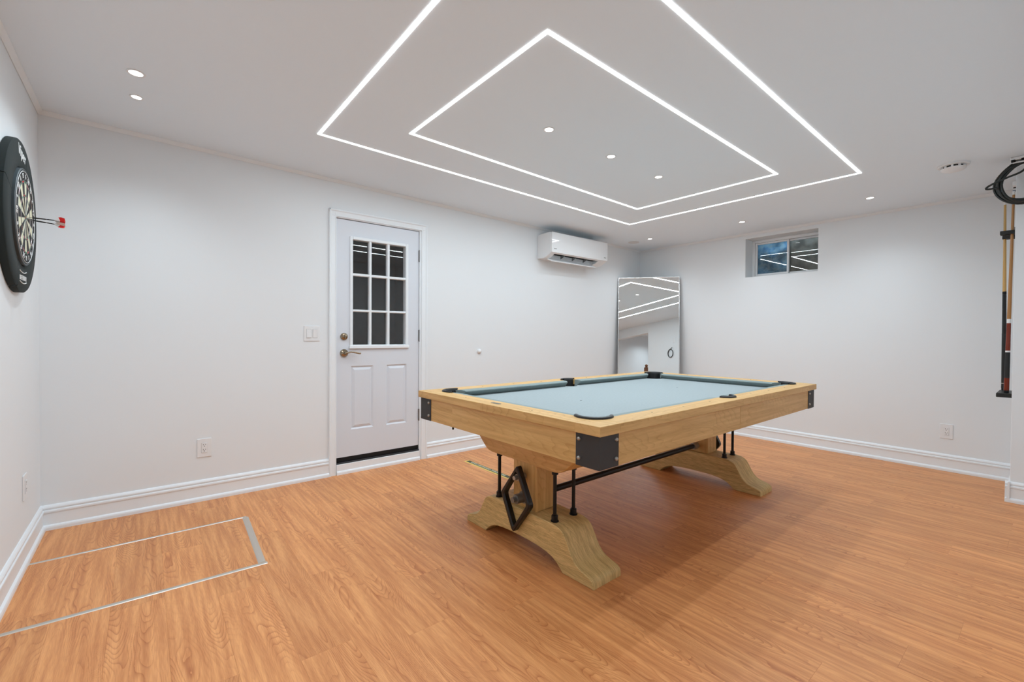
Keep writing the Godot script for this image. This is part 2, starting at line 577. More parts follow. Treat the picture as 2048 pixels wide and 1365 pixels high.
func door() -> void:
	var white: Material = mats["trim paint"]
	# casing and jamb
	var s := Shape.new()
	var legs := PackedVector2Array([Vector2(0, 0), Vector2(0.058, 0), Vector2(0.058, 0.010), Vector2(0.052, 0.014), Vector2(0.046, 0.011), Vector2(0.018, 0.013), Vector2(0.010, 0.020), Vector2(0.003, 0.020), Vector2(0, 0.016)])
	s.extrude(legs, Transform3D(Basis(Vector3(1, 0, 0), Vector3(0, 0, 1), Vector3(0, -1, 0)), Vector3(1.629, 0, 0)), -2.18, 0.0)
	var legs2 := PackedVector2Array()
	for p in legs:
		legs2.append(Vector2(-p.x, p.y))
	s.extrude(legs2, Transform3D(Basis(Vector3(1, 0, 0), Vector3(0, 0, 1), Vector3(0, -1, 0)), Vector3(2.517, 0, 0)), -2.18, 0.0)
	s.extrude(legs2, Transform3D(Basis(Vector3(0, 1, 0), Vector3(0, 0, 1), Vector3(1, 0, 0)), Vector3(0, 2.18, 0)), 1.632, 2.514)
	struct("trim_4", s, white, "white moulded door casing")
	s = Shape.new()
	s.box(Vector3(1.672, 0.083, -0.16), Vector3(1.690, 2.122, 0.002))
	s.box(Vector3(2.444, 0.083, -0.16), Vector3(2.462, 2.122, 0.002))
	s.box(Vector3(1.672, 2.118, -0.16), Vector3(2.462, 2.136, 0.002))
	struct("trim_5", s, white, "white door jamb")
	# step below the door with its own shoe moulding
	s = Shape.new()
	s.box(Vector3(1.690, 0, -0.02), Vector3(2.444, 0.083, 0.012), 0.002)
	s.extrude(PackedVector2Array([Vector2(0.01, 0), Vector2(0.024, 0), Vector2(0.024, 0.016), Vector2(0.0215, 0.024), Vector2(0.016, 0.029), Vector2(0.01, 0.031)]), Transform3D(Basis(Vector3(0, 0, 1), Vector3.UP, Vector3(-1, 0, 0)), Vector3.ZERO), -2.444, -1.690)
	struct("trim_6", s, white, "white riser under the door")

	var d := Node3D.new()
	d.name = "door_1"
	d.set_meta("kind", "structure")
	d.set_meta("label", "pale blue-grey half-glass door with nine panes and two lower panels")
	add_child(d)
	var x0 := 1.693
	var x1 := 2.441
	var zf := -0.012
	var zb := -0.052
	var paint: Material = mats["door paint"]
	# slab: built around the glass opening and the two pressed panels
	var gx0 := 1.822
	var gx1 := 2.310
	var gy0 := 1.068
	var gy1 := 1.962
	var py0 := 0.358
	var py1 := 0.893
	s = Shape.new()
	s.box(Vector3(x0, 0.134, zb), Vector3(x1, py0, zf))
	s.box(Vector3(x0, py1, zb), Vector3(x1, gy0, zf))
	s.box(Vector3(x0, gy1, zb), Vector3(x1, 2.113, zf))
	for seg in [[x0, gx0], [gx1, x1]]:
		s.box(Vector3(seg[0], gy0, zb), Vector3(seg[1], gy1, zf))
	for seg in [[x0, 1.813], [2.009, 2.128], [2.322, x1]]:
		s.box(Vector3(seg[0], py0, zb), Vector3(seg[1], py1, zf))
	part("slab", s, paint, d)
	for q in [[1.813, 2.009], [2.128, 2.322]]:
		var p := Shape.new()
		var w := 0.012
		var flat: float = zf - 0.011
		# sloped groove, then a raised field
		var a := [Vector3(q[0], py0, zf), Vector3(q[1], py0, zf), Vector3(q[1], py1, zf), Vector3(q[0], py1, zf)]
		var b := [Vector3(q[0] + w, py0 + w, flat), Vector3(q[1] - w, py0 + w, flat), Vector3(q[1] - w, py1 - w, flat), Vector3(q[0] + w, py1 - w, flat)]
		var w2 := 0.034
		var c := [Vector3(q[0] + w2, py0 + w2, zf - 0.001), Vector3(q[1] - w2, py0 + w2, zf - 0.001), Vector3(q[1] - w2, py1 - w2, zf - 0.001), Vector3(q[0] + w2, py1 - w2, zf - 0.001)]
		for i in 4:
			var j := (i + 1) % 4
			p.quad(a[i], a[j], b[j], b[i], Vector3(0, 0, 1))
			p.quad(b[i], b[j], c[j], c[i], Vector3(0, 0, 1))
		p.quad(c[0], c[1], c[2], c[3], Vector3(0, 0, 1))
		p.box(Vector3(q[0], py0, zb), Vector3(q[1], py1, zf - 0.03))
		part("panel", p, paint, d)
	# glazing frame with a sill, muntins and panes
	s = Shape.new()
	frame_ring(s, 1.803, 1.047, 2.333, 1.982, 0.025, zb - 0.012, zf + 0.012, 0.004)
	s.box(Vector3(1.797, 1.040, zf), Vector3(2.339, 1.066, zf + 0.019), 0.003)
	part("window_frame", s, white, d)
	var vx := [1.828, 1.969, 1.990, 2.132, 2.155, 2.308]
	var hy := [1.072, 1.351, 1.370, 1.653, 1.675, 1.957]
	for k in 2:
		s = Shape.new()
		s.box(Vector3(vx[1 + 2 * k], 1.07, zb + 0.008), Vector3(vx[2 + 2 * k], 1.96, zf + 0.008), 0.004)
		part("muntin", s, white, d)
		s = Shape.new()
		s.box(Vector3(1.826, hy[1 + 2 * k], zb + 0.009), Vector3(2.31, hy[2 + 2 * k], zf + 0.007), 0.004)
		part("muntin", s, white, d)
	for i in 3:
		for j in 3:
			s = Shape.new()
			s.box(Vector3(vx[2 * i] - 0.002, hy[2 * j] - 0.002, -0.034), Vector3(vx[2 * i + 1] + 0.002, hy[2 * j + 1] + 0.002, -0.031))
			part("pane", s, mats["glass"], d)
	# sweep and threshold
	s = Shape.new()
	s.box(Vector3(x0, 0.096, zb), Vector3(x1, 0.134, zf - 0.002), 0.003)
	part("door_sweep", s, mats["dark"], d)
	s = Shape.new()
	s.box(Vector3(1.690, 0.083, -0.15), Vector3(2.444, 0.095, 0.004), 0.003)
	part("threshold", s, mat("worn threshold", Color(0.16, 0.16, 0.17), 0.6), d)
	# deadbolt
	var nk: Material = mats["nickel"]
	var out := func(x: float, y: float) -> Transform3D: return Transform3D(Basis(Vector3(1, 0, 0), Vector3(0, 0, 1), Vector3(0, -1, 0)), Vector3(x, y, zf))
	s = Shape.new()
	s.lathe([Vector2(0, -0.001), Vector2(0.031, -0.001), Vector2(0.031, 0.004), Vector2(0.027, 0.012), Vector2(0.02, 0.018), Vector2(0, 0.0185)], out.call(1.7565, 1.141))
	s.box(Vector3(1.7525, 1.124, zf + 0.017), Vector3(1.7605, 1.158, zf + 0.034), 0.003)
	part("deadbolt", s, nk, d)
	# lever handle
	s = Shape.new()
	s.lathe([Vector2(0, -0.001), Vector2(0.034, -0.001), Vector2(0.034, 0.003), Vector2(0.031, 0.010), Vector2(0.02, 0.018), Vector2(0.013, 0.024), Vector2(0.012, 0.05), Vector2(0, 0.052)], out.call(1.757, 1.003))
	var lever := []
	for k in 13:
		var t := k / 12.0
		lever.append(Vector3(1.757 + 0.125 * t, 1.004 + 0.010 * sin(t * PI * 1.1) - 0.010 * t * t + 0.010 * pow(t, 8.0), zf + 0.046 - 0.004 * t))
	s.tube(lever, 0.0075, 10)
	part("door_handle", s, nk, d)
	for y in [1.888, 1.151, 0.416]:
		s = Shape.new()
		s.box(Vector3(2.437, y - 0.052, zf - 0.004), Vector3(2.452, y + 0.052, zf + 0.006), 0.001)
		s.tube([Vector3(2.4445, y - 0.055, zf + 0.008), Vector3(2.4445, y + 0.055, zf + 0.008)], 0.0065)
		part("hinge", s, mats["hinge steel"], d)
	# what stands outside the door: a dark areaway open to the sky
	s = Shape.new()
	s.box(Vector3(1.15, -0.1, -1.35), Vector3(2.95, 2.9, -1.2))
	struct("wall_areaway", s, mats["dark brown board"], "dark brown boarding outside the door")
	s = Shape.new()
	s.box(Vector3(1.15, -0.1, -1.2), Vector3(1.35, 2.9, -0.16))
	s.box(Vector3(2.75, -0.1, -1.2), Vector3(2.95, 2.9, -0.16))
	s.box(Vector3(1.15, 2.45, -1.35), Vector3(2.95, 2.6, -0.52))
	struct("wall_areaway_side", s, mats["dark brown board"])
	s = Shape.new()
	s.box(Vector3(1.15, -0.2, -1.35), Vector3(2.95, 0.05, -0.16))
	struct("floor_areaway", s, mats["concrete"])


func window() -> void:
	var w := Node3D.new()
	w.name = "window_1"
	w.set_meta("kind", "structure")
	w.set_meta("label", "small white two-pane sliding basement window")
	add_child(w)
	var white: Material = mats["white plastic"]
	var xf := L + 0.215
	# built in the plane of the wall: x along z, y up, out of the wall towards the room
	var fr := face(Vector3(xf, 0, 0), Vector3(0, 0, 1), Vector3.UP)
	var s := Shape.new()
	frame_ring(s, 1.437, 1.848, 2.164, 2.293, 0.030, -0.03, 0.035, 0.003)
	part("window_frame", s, white, w, fr)
	var z0 := 1.468
	var z1 := 2.134
	var y0 := 1.879
	var y1 := 2.262
	var mid := 1.812
	s = Shape.new()
	frame_ring(s, z0, y0, mid + 0.012, y1, 0.020, -0.004, 0.022, 0.003)
	part("sash", s, white, w, fr)
	s = Shape.new()
	frame_ring(s, mid - 0.012, y0, z1, y1, 0.018, -0.028, -0.006, 0.003)
	part("sash", s, white, w, fr)
	s = Shape.new()
	s.box(Vector3(z0 + 0.018, y0 + 0.018, 0.006), Vector3(mid - 0.006, y1 - 0.018, 0.010))
	part("pane", s, mats["glass"], w, fr)
	s = Shape.new()
	s.box(Vector3(mid + 0.005, y0 + 0.016, -0.02), Vector3(z1 - 0.016, y1 - 0.016, -0.016))
	part("pane", s, mats["glass"], w, fr)
	# window well outside
	s = Shape.new()
	s.box(Vector3(L + 0.85, 1.4, 0.9), Vector3(L + 1.0, 2.75, 2.8))
	s.box(Vector3(L + 0.32, 1.4, 0.9), Vector3(L + 0.85, 2.75, 1.0))
	s.box(Vector3(L + 0.32, 1.4, 2.7), Vector3(L + 0.85, 2.75, 2.8))
	s.box(Vector3(L + 0.32, 1.4, 1.0), Vector3(L + 0.85, 1.55, 2.7))
	struct("wall_window_well", s, mats["concrete"], "mottled concrete window well")
	# crumpled blue sheet standing in the well
	var t := thing("plastic_sheet", "crumpled pale blue plastic sheet outside the small window", "plastic sheet", at(L + 0.79, 1.552, 1.32))
	s = Shape.new()
	var n := noise(5, 5.0)
	var p := func(i: int, j: int, deep: float) -> Vector3:
		var z := -0.3 + 0.6 * i / 24.0
		var y := 0.9 * j / 30.0
		return Vector3(0.025 * n.get_noise_2d(z, y) + deep, y, z)
	for i in 24:
		for j in 30:
			s.quad(p.call(i, j, 0.0), p.call(i + 1, j, 0.0), p.call(i + 1, j + 1, 0.0), p.call(i, j + 1, 0.0), Vector3(-1, 0, 0))
			s.quad(p.call(i, j, 0.004), p.call(i + 1, j, 0.004), p.call(i + 1, j + 1, 0.004), p.call(i, j + 1, 0.004), Vector3(1, 0, 0))
	part("sheet", s, mats["blue sheet"], t)


# ------------------------------------------------------------------ ceiling lights
func ceiling_fittings() -> void:
	var led := glow("led diffuser", Color(1, 1, 1), 4.0)
	var w := 0.018
	for f in [[1.3314, 0.780, 4.562, 2.811, "outer of two nested rectangles of linear light in the ceiling", 0.25], [1.767, 1.1735, 4.140, 2.400, "inner of two nested rectangles of linear light in the ceiling", 0.32]]:
		var t := thing("linear_ceiling_light", f[4], "ceiling light", on_ceiling(0, 0), "rectangular linear ceiling lights")
		var k := 1.0 / cos(atan(FALL))
		var x0: float = f[0] * k
		var x1: float = f[2] * k
		var z0: float = f[1]
		var z1: float = f[3]
		var h := w / 2
		for r in [[x0 - h, z0 - h, x1 + h, z0 + h], [x0 - h, z1 - h, x1 + h, z1 + h], [x0 - h, z0 + h, x0 + h, z1 - h], [x1 - h, z0 + h, x1 + h, z1 - h]]:
			var s := Shape.new()
			s.box(Vector3(r[0], -0.003, r[1]), Vector3(r[2], 0.004, r[3]))
			part("light_strip", s, led, t)
			var a := AreaLight3D.new()
			a.name = "strip_glow"
			a.area_size = Vector2(r[2] - r[0], r[3] - r[1])
			a.area_normalize_energy = true
			a.light_energy = f[5] * maxf(r[2] - r[0], r[3] - r[1])
			a.light_color = LED_TINT
			a.area_range = 12.0
			a.area_attenuation = 2.0
			a.shadow_enabled = true
			# an area light shines along its own -z
			a.transform = Transform3D(Basis(Vector3.RIGHT, -PI / 2), Vector3((r[0] + r[2]) / 2, -0.004, (r[1] + r[3]) / 2))
			t.add_child(a, true)
	# recessed spots
	var spots := [
		[0.446, 0.864, 0.038, "larger recessed light near the left wall, the one farther from the back wall"],
		[0.445, 0.573, 0.030, "smaller recessed light near the left wall, the one closest to the back wall"],
		[2.373, 1.782, 0.035, "recessed spot inside the light rectangles, leftmost of the row of three"],
		[2.968, 1.782, 0.035, "recessed spot inside the light rectangles, middle of the row of three"],
		[3.547, 1.782, 0.035, "recessed spot inside the light rectangles, rightmost of the row of three"],
		[5.311, 0.538, 0.035, "recessed spot near the window wall, above the leaning mirror"],
		[5.317, 1.639, 0.035, "recessed spot near the window wall, above the small window"],
		[5.312, 2.711, 0.035, "recessed spot near the window wall, closest to the smoke alarm"],
	]
	spots.append([0.446, 1.95, 0.036, "recessed light by the left wall above the camera side of the hatch"])
	spots.append([0.446, 3.05, 0.036, "recessed light by the left wall beside the hall opening"])
	for q in spots:
		downlight(q[0], q[1], q[2], q[3])
	# an unlit round cover in the corner
	var c := thing("ceiling_cover", "small unlit round grey cover in the ceiling corner above the mirror", "ceiling cover", on_ceiling(5.331, 0.285))
	var s2 := Shape.new()
	s2.lathe([Vector2(0, -0.003), Vector2(0.05, -0.003), Vector2(0.06, -0.006), Vector2(0.066, -0.004), Vector2(0.068, 0.002)])
	part("cover", s2, mat("grey cover", Color(0.86, 0.86, 0.86), 0.6), c)
	# smoke alarm
	var t2 := thing("smoke_detector", "round white smoke alarm on the ceiling near the cue rack", "smoke detector", on_ceiling(4.852, 3.275).scaled_local(Vector3(1.22, 1.1, 1.22)))
	var s := Shape.new()
	s.lathe([Vector2(0.0, -0.012), Vector2(0.066, -0.012), Vector2(0.068, -0.01), Vector2(0.068, 0.003)])
	part("base", s, mats["white plastic"], t2)
	s = Shape.new()
	s.lathe([Vector2(0.046, -0.012), Vector2(0.046, -0.024)])
	part("vent_ring", s, mats["dark"], t2)
	s = Shape.new()
	s.lathe([Vector2(0, -0.04), Vector2(0.03, -0.039), Vector2(0.045, -0.036), Vector2(0.053, -0.03), Vector2(0.055, -0.024), Vector2(0.044, -0.023)])
	part("cap", s, mats["white plastic"], t2)
	for k in 10:
		var a := TAU * k / 10
		var v := Vector3(cos(a), 0, sin(a)) * 0.049
		s = Shape.new()
		s.box(v + Vector3(-0.005, -0.025, -0.005), v + Vector3(0.005, -0.011, 0.005))
		part("fin", s, mats["white plastic"], t2)


func downlight(x: float, z: float, r: float, label: String, power := 0.35) -> void:
	var t := thing("recessed_light", label, "ceiling light", on_ceiling(x, z), "recessed ceiling spots")
	var s := Shape.new()
	s.lathe([Vector2(r * 0.72, 0.002), Vector2(r * 0.74, -0.003), Vector2(r * 0.95, -0.004), Vector2(r, -0.002), Vector2(r, 0.004)])
	part("trim_ring", s, mats["white plastic"], t)
	s = Shape.new()
	s.lathe([Vector2(0, -0.0015), Vector2(r * 0.74, -0.0015)])
	part("lens", s, glow("spot lens", Color(1, 1, 1), 4.0), t)
	var l := SpotLight3D.new()
	l.name = "spot_glow"
	l.spot_angle = 68.0
	l.spot_angle_attenuation = 1.0
	l.light_energy = power
	l.light_size = r * 0.7
	l.light_color = LED_TINT
	l.spot_range = 12.0
	l.spot_attenuation = 2.0
	l.shadow_enabled = true
	l.transform = Transform3D(Basis(Vector3.RIGHT, -PI / 2), Vector3(0, -0.012, 0))
	t.add_child(l)


# ------------------------------------------------------------------ pool table
func pool_table() -> void:
	var t := thing("pool_table", "honey wood pool table with pale blue cloth and black iron trestle fittings", "pool table", at(3.0815, 0, 1.912, 0.013))
	var honey: Material = mats["honey wood"]
	var half_l := 1.268
	var half_w := 0.719
	var top := 0.81
	var flat := Transform3D(Basis(Vector3(1, 0, 0), Vector3(0, 0, -1), Vector3.UP), Vector3.ZERO)
	var holes := []
	for su in [-1, 1]:
		for sv in [-1, 1]:
			holes.append(disc(Vector2(su * 1.10, -sv * 0.548), 0.074, 40))
	for sv in [-1, 1]:
		holes.append(disc(Vector2(0, -sv * 0.602), 0.062, 36))
	var cut := func(poly: PackedVector2Array) -> PackedVector2Array:
		for h in holes:
			var r := Geometry2D.clip_polygons(poly, h)
			if r.size():
				var best: PackedVector2Array = r[0]
				for c in r:
					if c.size() > best.size() and not Geometry2D.is_polygon_clockwise(c):
						best = c
				poly = best
		return poly
	# rails: corner blocks, two end rails, four long rails
	var rail := func(called: String, poly: PackedVector2Array, grain: int) -> void:
		var s := Shape.new()
		s.grain = grain
		s.shift = Vector2(rng.randf() * 0.5, rng.randf() * 0.5)
		s.extrude(cut.call(poly), flat, top - 0.04, top, 0.0015)
		part(called, s, honey, t)
	for su in [-1, 1]:
		var ux := [su * 1.1555, su * half_l]
		ux.sort()
		rail.call("rail", rect(ux[0], -0.5885, ux[1], 0.5885), 2)
		for sv in [-1, 1]:
			var bx := [su * 1.1385, su * half_l]
			bx.sort()
			var vy := [-sv * 0.589, -sv * half_w]
			vy.sort()
			rail.call("rail_corner", rect(bx[0], vy[0], bx[1], vy[1]), 2)
			var lx := [su * 0.0005, su * 1.138]
			lx.sort()
			var ly := [-sv * 0.606, -sv * half_w]
			ly.sort()
			rail.call("rail", rect(lx[0], ly[0], lx[1], ly[1]), 0)
	# bed
	var s := Shape.new()
	var bed: PackedVector2Array = rect(-1.157, -0.607, 1.157, 0.607)
	s.extrude(cut.call(bed), flat, 0.70, 0.766)
	part("cloth_bed", s, mats["cloth"], t)
	s = Shape.new()
	s.box(Vector3(-1.235, 0.645, -0.687), Vector3(1.235, 0.698, 0.687))
	part("underside", s, honey, t)
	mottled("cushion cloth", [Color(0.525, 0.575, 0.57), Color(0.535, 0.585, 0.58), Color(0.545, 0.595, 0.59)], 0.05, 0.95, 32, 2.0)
	# cushions: local x along the rail, z towards the nose
	var prof := [Vector2(0, 0.766), Vector2(0, 0.8085), Vector2(0.030, 0.8085), Vector2(0.046, 0.805), Vector2(0.0505, 0.801), Vector2(0.0505, 0.797), Vector2(0.018, 0.766)]
	var cushion := func(x0: float, x1: float, k0: float, k1: float, xf: Transform3D) -> void:
		var c := Shape.new()
		var n := prof.size()
		var put := func(i: int, e: int) -> Vector3:
			var q: Vector2 = prof[i % n]
			return Vector3(x0 + k0 * q.x if e == 0 else x1 - k1 * q.x, q.y, q.x)
		for i in n:
			var d: Vector2 = prof[(i + 1) % n] - prof[i]
			c.quad(put.call(i, 0), put.call(i + 1, 0), put.call(i + 1, 1), put.call(i, 1), Vector3(0, -d.x, d.y) * -1.0)
		for i in range(1, n - 1):
			c.tri(put.call(0, 0), put.call(i, 0), put.call(i + 1, 0), Vector3(-1, 0, 0))
			c.tri(put.call(0, 1), put.call(i, 1), put.call(i + 1, 1), Vector3(1, 0, 0))
		part("cushion", c, mats["cushion cloth"], t, xf)
	for sv in [-1, 1]:
		var turn := PI if sv > 0 else 0.0
		for half in [-1, 1]:
			var a := [half * 0.062, half * 1.068]
			var mirrored: bool = (half < 0) != (turn > 0.0)
			# after a half turn the local x is reversed
			var lo := -1.068 if mirrored else 0.062
			var hi := -0.062 if mirrored else 1.068
			cushion.call(lo, hi, 0.95 if mirrored else 0.25, 0.25 if mirrored else 0.95, at(0, 0, sv * 0.606, turn))
	for su in [-1, 1]:
		cushion.call(-0.516, 0.516, 0.95, 0.95, at(su * 1.1555, 0, 0, PI / 2 if su < 0 else -PI / 2))
	# pockets
	var pocket := func(c: Vector3, a0: float, a1: float, r: float) -> void:
		var g := Shape.new()
		var xf := Transform3D(Basis.IDENTITY, c)
		g.lathe([Vector2(r - 0.012, 0.702), Vector2(r - 0.010, 0.800), Vector2(r - 0.009, 0.813), Vector2(r - 0.004, 0.8195), Vector2(r + 0.003, 0.8205), Vector2(r + 0.009, 0.818), Vector2(r + 0.0115, 0.8125), Vector2(r + 0.0115, 0.8095)], xf, 40, a0, a1)
		var pk := part("pocket", g, mats["pocket leather"], t)
		g = Shape.new()
		g.lathe([Vector2(0, 0.7005), Vector2(r, 0.7005)], xf, 32)
		part("pocket_floor", g, mats["dark"], pk)
	for su in [-1, 1]:
		for sv in [-1, 1]:
			var mid := atan2(sv * 1.0, su * 1.0)
			pocket.call(Vector3(su * 1.10, 0, sv * 0.548), mid - 1.5, mid + 1.5, 0.075)
	for sv in [-1, 1]:
		var mid := atan2(sv * 1.0, 0.0)
		pocket.call(Vector3(0, 0, sv * 0.602), mid - 1.35, mid + 1.35, 0.063)
	# sights on the rails, name plate, cloth spots
	var sight := func(u: float, v: float) -> void:
		var g := Shape.new()
		g.lathe([Vector2(0.0045, 0.0), Vector2(0.0045, 0.0006), Vector2(0, 0.0006)], at(u, top, v), 16)
		part("sight", g, mat("sight", Color(0.42, 0.37, 0.3), 0.5), t)
	for sv in [-1, 1]:
		for u in [-0.815, -0.538, -0.262, 0.262, 0.538, 0.815]:
			sight.call(u, sv * 0.655)
	for su in [-1, 1]:
		for v in [-0.273, 0.273]:
			sight.call(su * 1.212, v)
	s = Shape.new()
	s.extrude(round_rect(-0.012, -0.035, 0.012, 0.035, 0.008), Transform3D(flat.basis, Vector3(-1.212, top, 0)), 0.0, 0.001, 0.0004)
	part("name_plate", s, mat("plate grey", Color(0.36, 0.36, 0.33), 0.4, 0.4), t)
	for u in [-0.555, 0.555]:
		s = Shape.new()
		s.lathe([Vector2(0.006, 0.0), Vector2(0.006, 0.0005), Vector2(0, 0.0005)], at(u, 0.766, 0), 16)
		part("spot_mark", s, mat("cloth spot", Color(0.3, 0.33, 0.33), 0.8), t)
	# aprons
	var ao := 0.704
	var eo := 1.253
	var ay0 := 0.636
	var ay1 := top - 0.0405
	for sv in [-1, 1]:
		for su in [-1, 1]:
			s = Shape.new()
			s.shift = Vector2(rng.randf() * 0.4, rng.randf() * 0.5)
			var zz := [sv * ao, sv * (ao - 0.028)]
			zz.sort()
			var xx := [su * 0.0008, su * eo]
			xx.sort()
			s.box(Vector3(xx[0], ay0, zz[0]), Vector3(xx[1], ay1, zz[1]), 0.001)
			part("apron", s, honey, t)
	for su in [-1, 1]:
		s = Shape.new()
		s.grain = 2
		s.shift = Vector2(rng.randf() * 0.4, rng.randf() * 0.5)
		var xx := [su * eo, su * (eo - 0.028)]
		xx.sort()
		s.box(Vector3(xx[0], ay0, -ao + 0.029), Vector3(xx[1], ay1, ao - 0.029), 0.001)
		part("apron", s, honey, t)
	# iron corner plates with bolts
	for su in [-1, 1]:
		for sv in [-1, 1]:
			var out_p := PackedVector2Array()
			for q in [[0.003, 0.003], [-0.119, 0.003], [-0.119, -0.002], [-0.002, -0.002], [-0.002, -0.119], [0.003, -0.119]]:
				out_p.append(Vector2(su * (eo + q[0]), -sv * (ao + q[1])))
			s = Shape.new()
			s.extrude(out_p, flat, ay0 - 0.001, ay1, 0.0006)
			var pl := part("corner_plate", s, mats["dark plate"], t)
			for y in [0.745, 0.667]:
				s = Shape.new()
				var xf := Transform3D(Basis(Vector3(0, 0, 1), Vector3(su, 0, 0), Vector3(0, 1, 0)), Vector3(su * (eo + 0.003), y, sv * (ao - 0.100)))
				s.lathe([Vector2(0.0085, -0.001), Vector2(0.0085, 0.004), Vector2(0.007, 0.0075), Vector2(0.0035, 0.0095), Vector2(0, 0.0098)], xf, 14)
				part("bolt", s, mats["bolt steel"], pl)
				s = Shape.new()
				xf = Transform3D(Basis(Vector3(1, 0, 0), Vector3(0, 0, sv), Vector3(0, -1, 0)), Vector3(su * (eo - 0.100), y, sv * (ao + 0.003)))
				s.lathe([Vector2(0.0085, -0.001), Vector2(0.0085, 0.004), Vector2(0.007, 0.0075), Vector2(0.0035, 0.0095), Vector2(0, 0.0098)], xf, 14)
				part("bolt", s, mats["bolt steel"], pl)
	# small dark fastener under the end apron
	s = Shape.new()
	s.lathe([Vector2(0.005, 0.0), Vector2(0.006, -0.012), Vector2(0.003, -0.018), Vector2(0, -0.019)], at(-1.24, ay0, -0.36), 12)
	part("fastener", s, mats["dark"], t)
	# trestles
	for su in [-1, 1]:
		trestle(t, su)
	# stretcher pipe with a collar at each column
	s = Shape.new()
	s.tube([Vector3(-0.87, 0.275, 0), Vector3(0.87, 0.275, 0)], 0.0185, 16)
	var pipe := part("stretcher_pipe", s, mats["black iron"], t)
	for su in [-1, 1]:
		s = Shape.new()
		s.tube([Vector3(su * 0.80, 0.275, 0), Vector3(su * 0.861, 0.275, 0)], 0.028, 6)
		part("collar", s, mats["bolt steel"], pipe)


